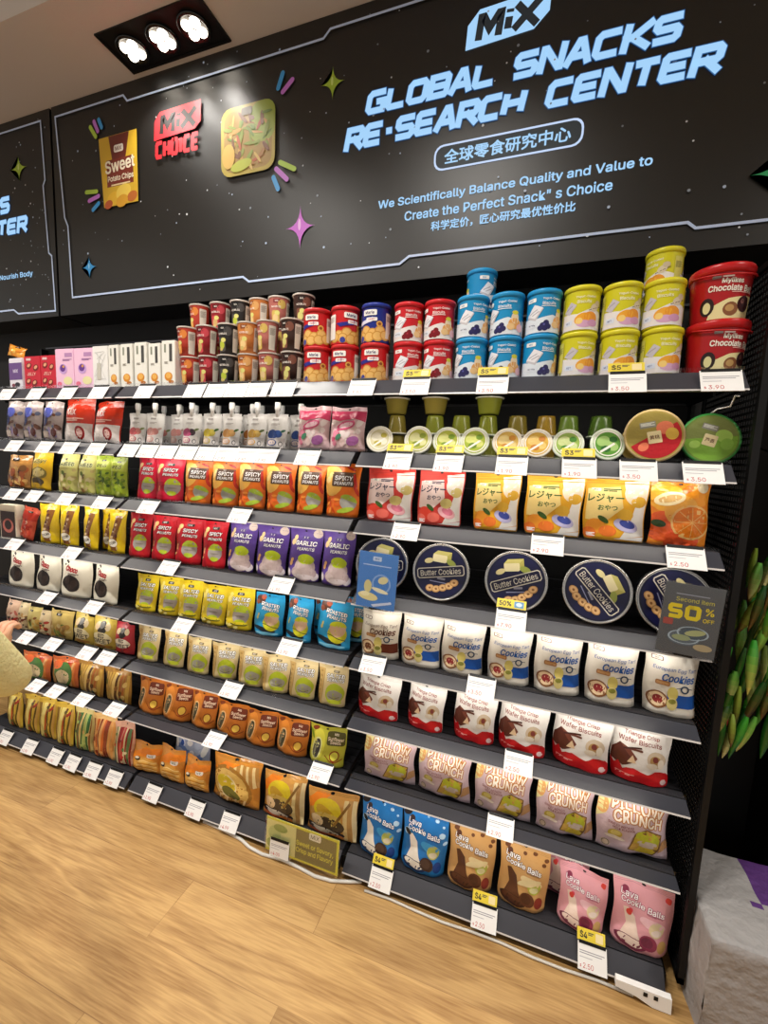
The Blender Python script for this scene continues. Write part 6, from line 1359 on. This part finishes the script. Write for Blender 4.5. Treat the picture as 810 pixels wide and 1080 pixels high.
    b.obj('cuff', root)
    for s in (-1, 1):
        skin('trouser_leg', [(s * .07, -.07, .88), (s * .085, -.09, .78), (s * .09, -.13, .47), (s * .09, -.195, .09)], [(0, 1), (1, 2), (2, 3)], [.115, .105, .078, .066], M_TRO, root)
        skin('shoe', [(s * .09, -.22, .05), (s * .092, -.16, .045), (s * .1, -.06, .035), (s * .1, -.02, .03)], [(0, 1), (1, 2), (2, 3)], [(.045, .045), (.042, .042), (.042, .032), (.03, .025)], M_SHOE, root)
    H0 = Vector((0, .09, 0))
    h = lambda x, y, z: tuple(Vector((x, y, z)) + H0)
    b = MB()
    b.quadgrid([[Vector((.092 * math.sin(t) * math.cos(f), .07 + .098 * math.sin(t) * math.sin(f) - .012 * math.cos(t) ** 2, 1.57 + .105 * math.cos(t))) for f in [2*PI*k/32 for k in range(32)]] for t in [.05 + k * 1.9 / 12 for k in range(13)]], lin('#1c1614'), M_HAIR, True)
    b.quadgrid([[Vector((.088 * math.cos(f) * (1 - .15 * k), .058 + (.092 - .01 * k) * math.sin(f), 1.60 - .05 * k)) for f in [PI + PI * q_ / 16 for q_ in range(17)]] for k in range(5)], lin('#1c1614'), M_HAIR)
    b.obj('hair', root)
    b = MB()
    for s in (-1, 1):
        b.lathe([(.001, 0), (.009, .002), (.011, .006), (.004, .011)], lin('#f4f0ec'), M_WPLAST, 12, mtx=Matrix.Translation(h(s * .03, .098, 1.555)) @ Matrix.Rotation(-PI / 2, 4, 'X')); b.lathe([(.001, 0), (.005, .001), (.001, .003)], lin('#221814'), M_PLASTIC, 10, mtx=Matrix.Translation(h(s * .03, .109, 1.555)) @ Matrix.Rotation(-PI / 2, 4, 'X'))
    b.obj('eyes', root)
    b = MB(); b.lathe([(.001, .03), (.006, .024), (.012, .006), (.008, -.002)], lin('#d39c80'), mat('nose_skin', '#d39c80', .5), 12, mtx=Matrix.Translation(h(0, .1, 1.512)) @ Matrix.Rotation(-.5, 4, 'X')); b.obj('nose', root)
    b = MB(); b.lathe([(.001, .004), (.012, .003), (.02, 0)], lin('#a85a50'), mat('lips', '#a85a50', .4), 14, mtx=Matrix.Translation(h(0, .097, 1.485)) @ Matrix.Rotation(-PI / 2, 4, 'X') @ Matrix.Diagonal((1, .35, 1, 1))); b.obj('mouth', root)
    for s in (-1, 1): skin('ear', [h(s * .082, .0, 1.53), h(s * .088, -.004, 1.55), h(s * .088, -.008, 1.57)], [(0, 1), (1, 2)], [.008, .012, .008], M_SKIN, root, 1)
    return root
shopper()
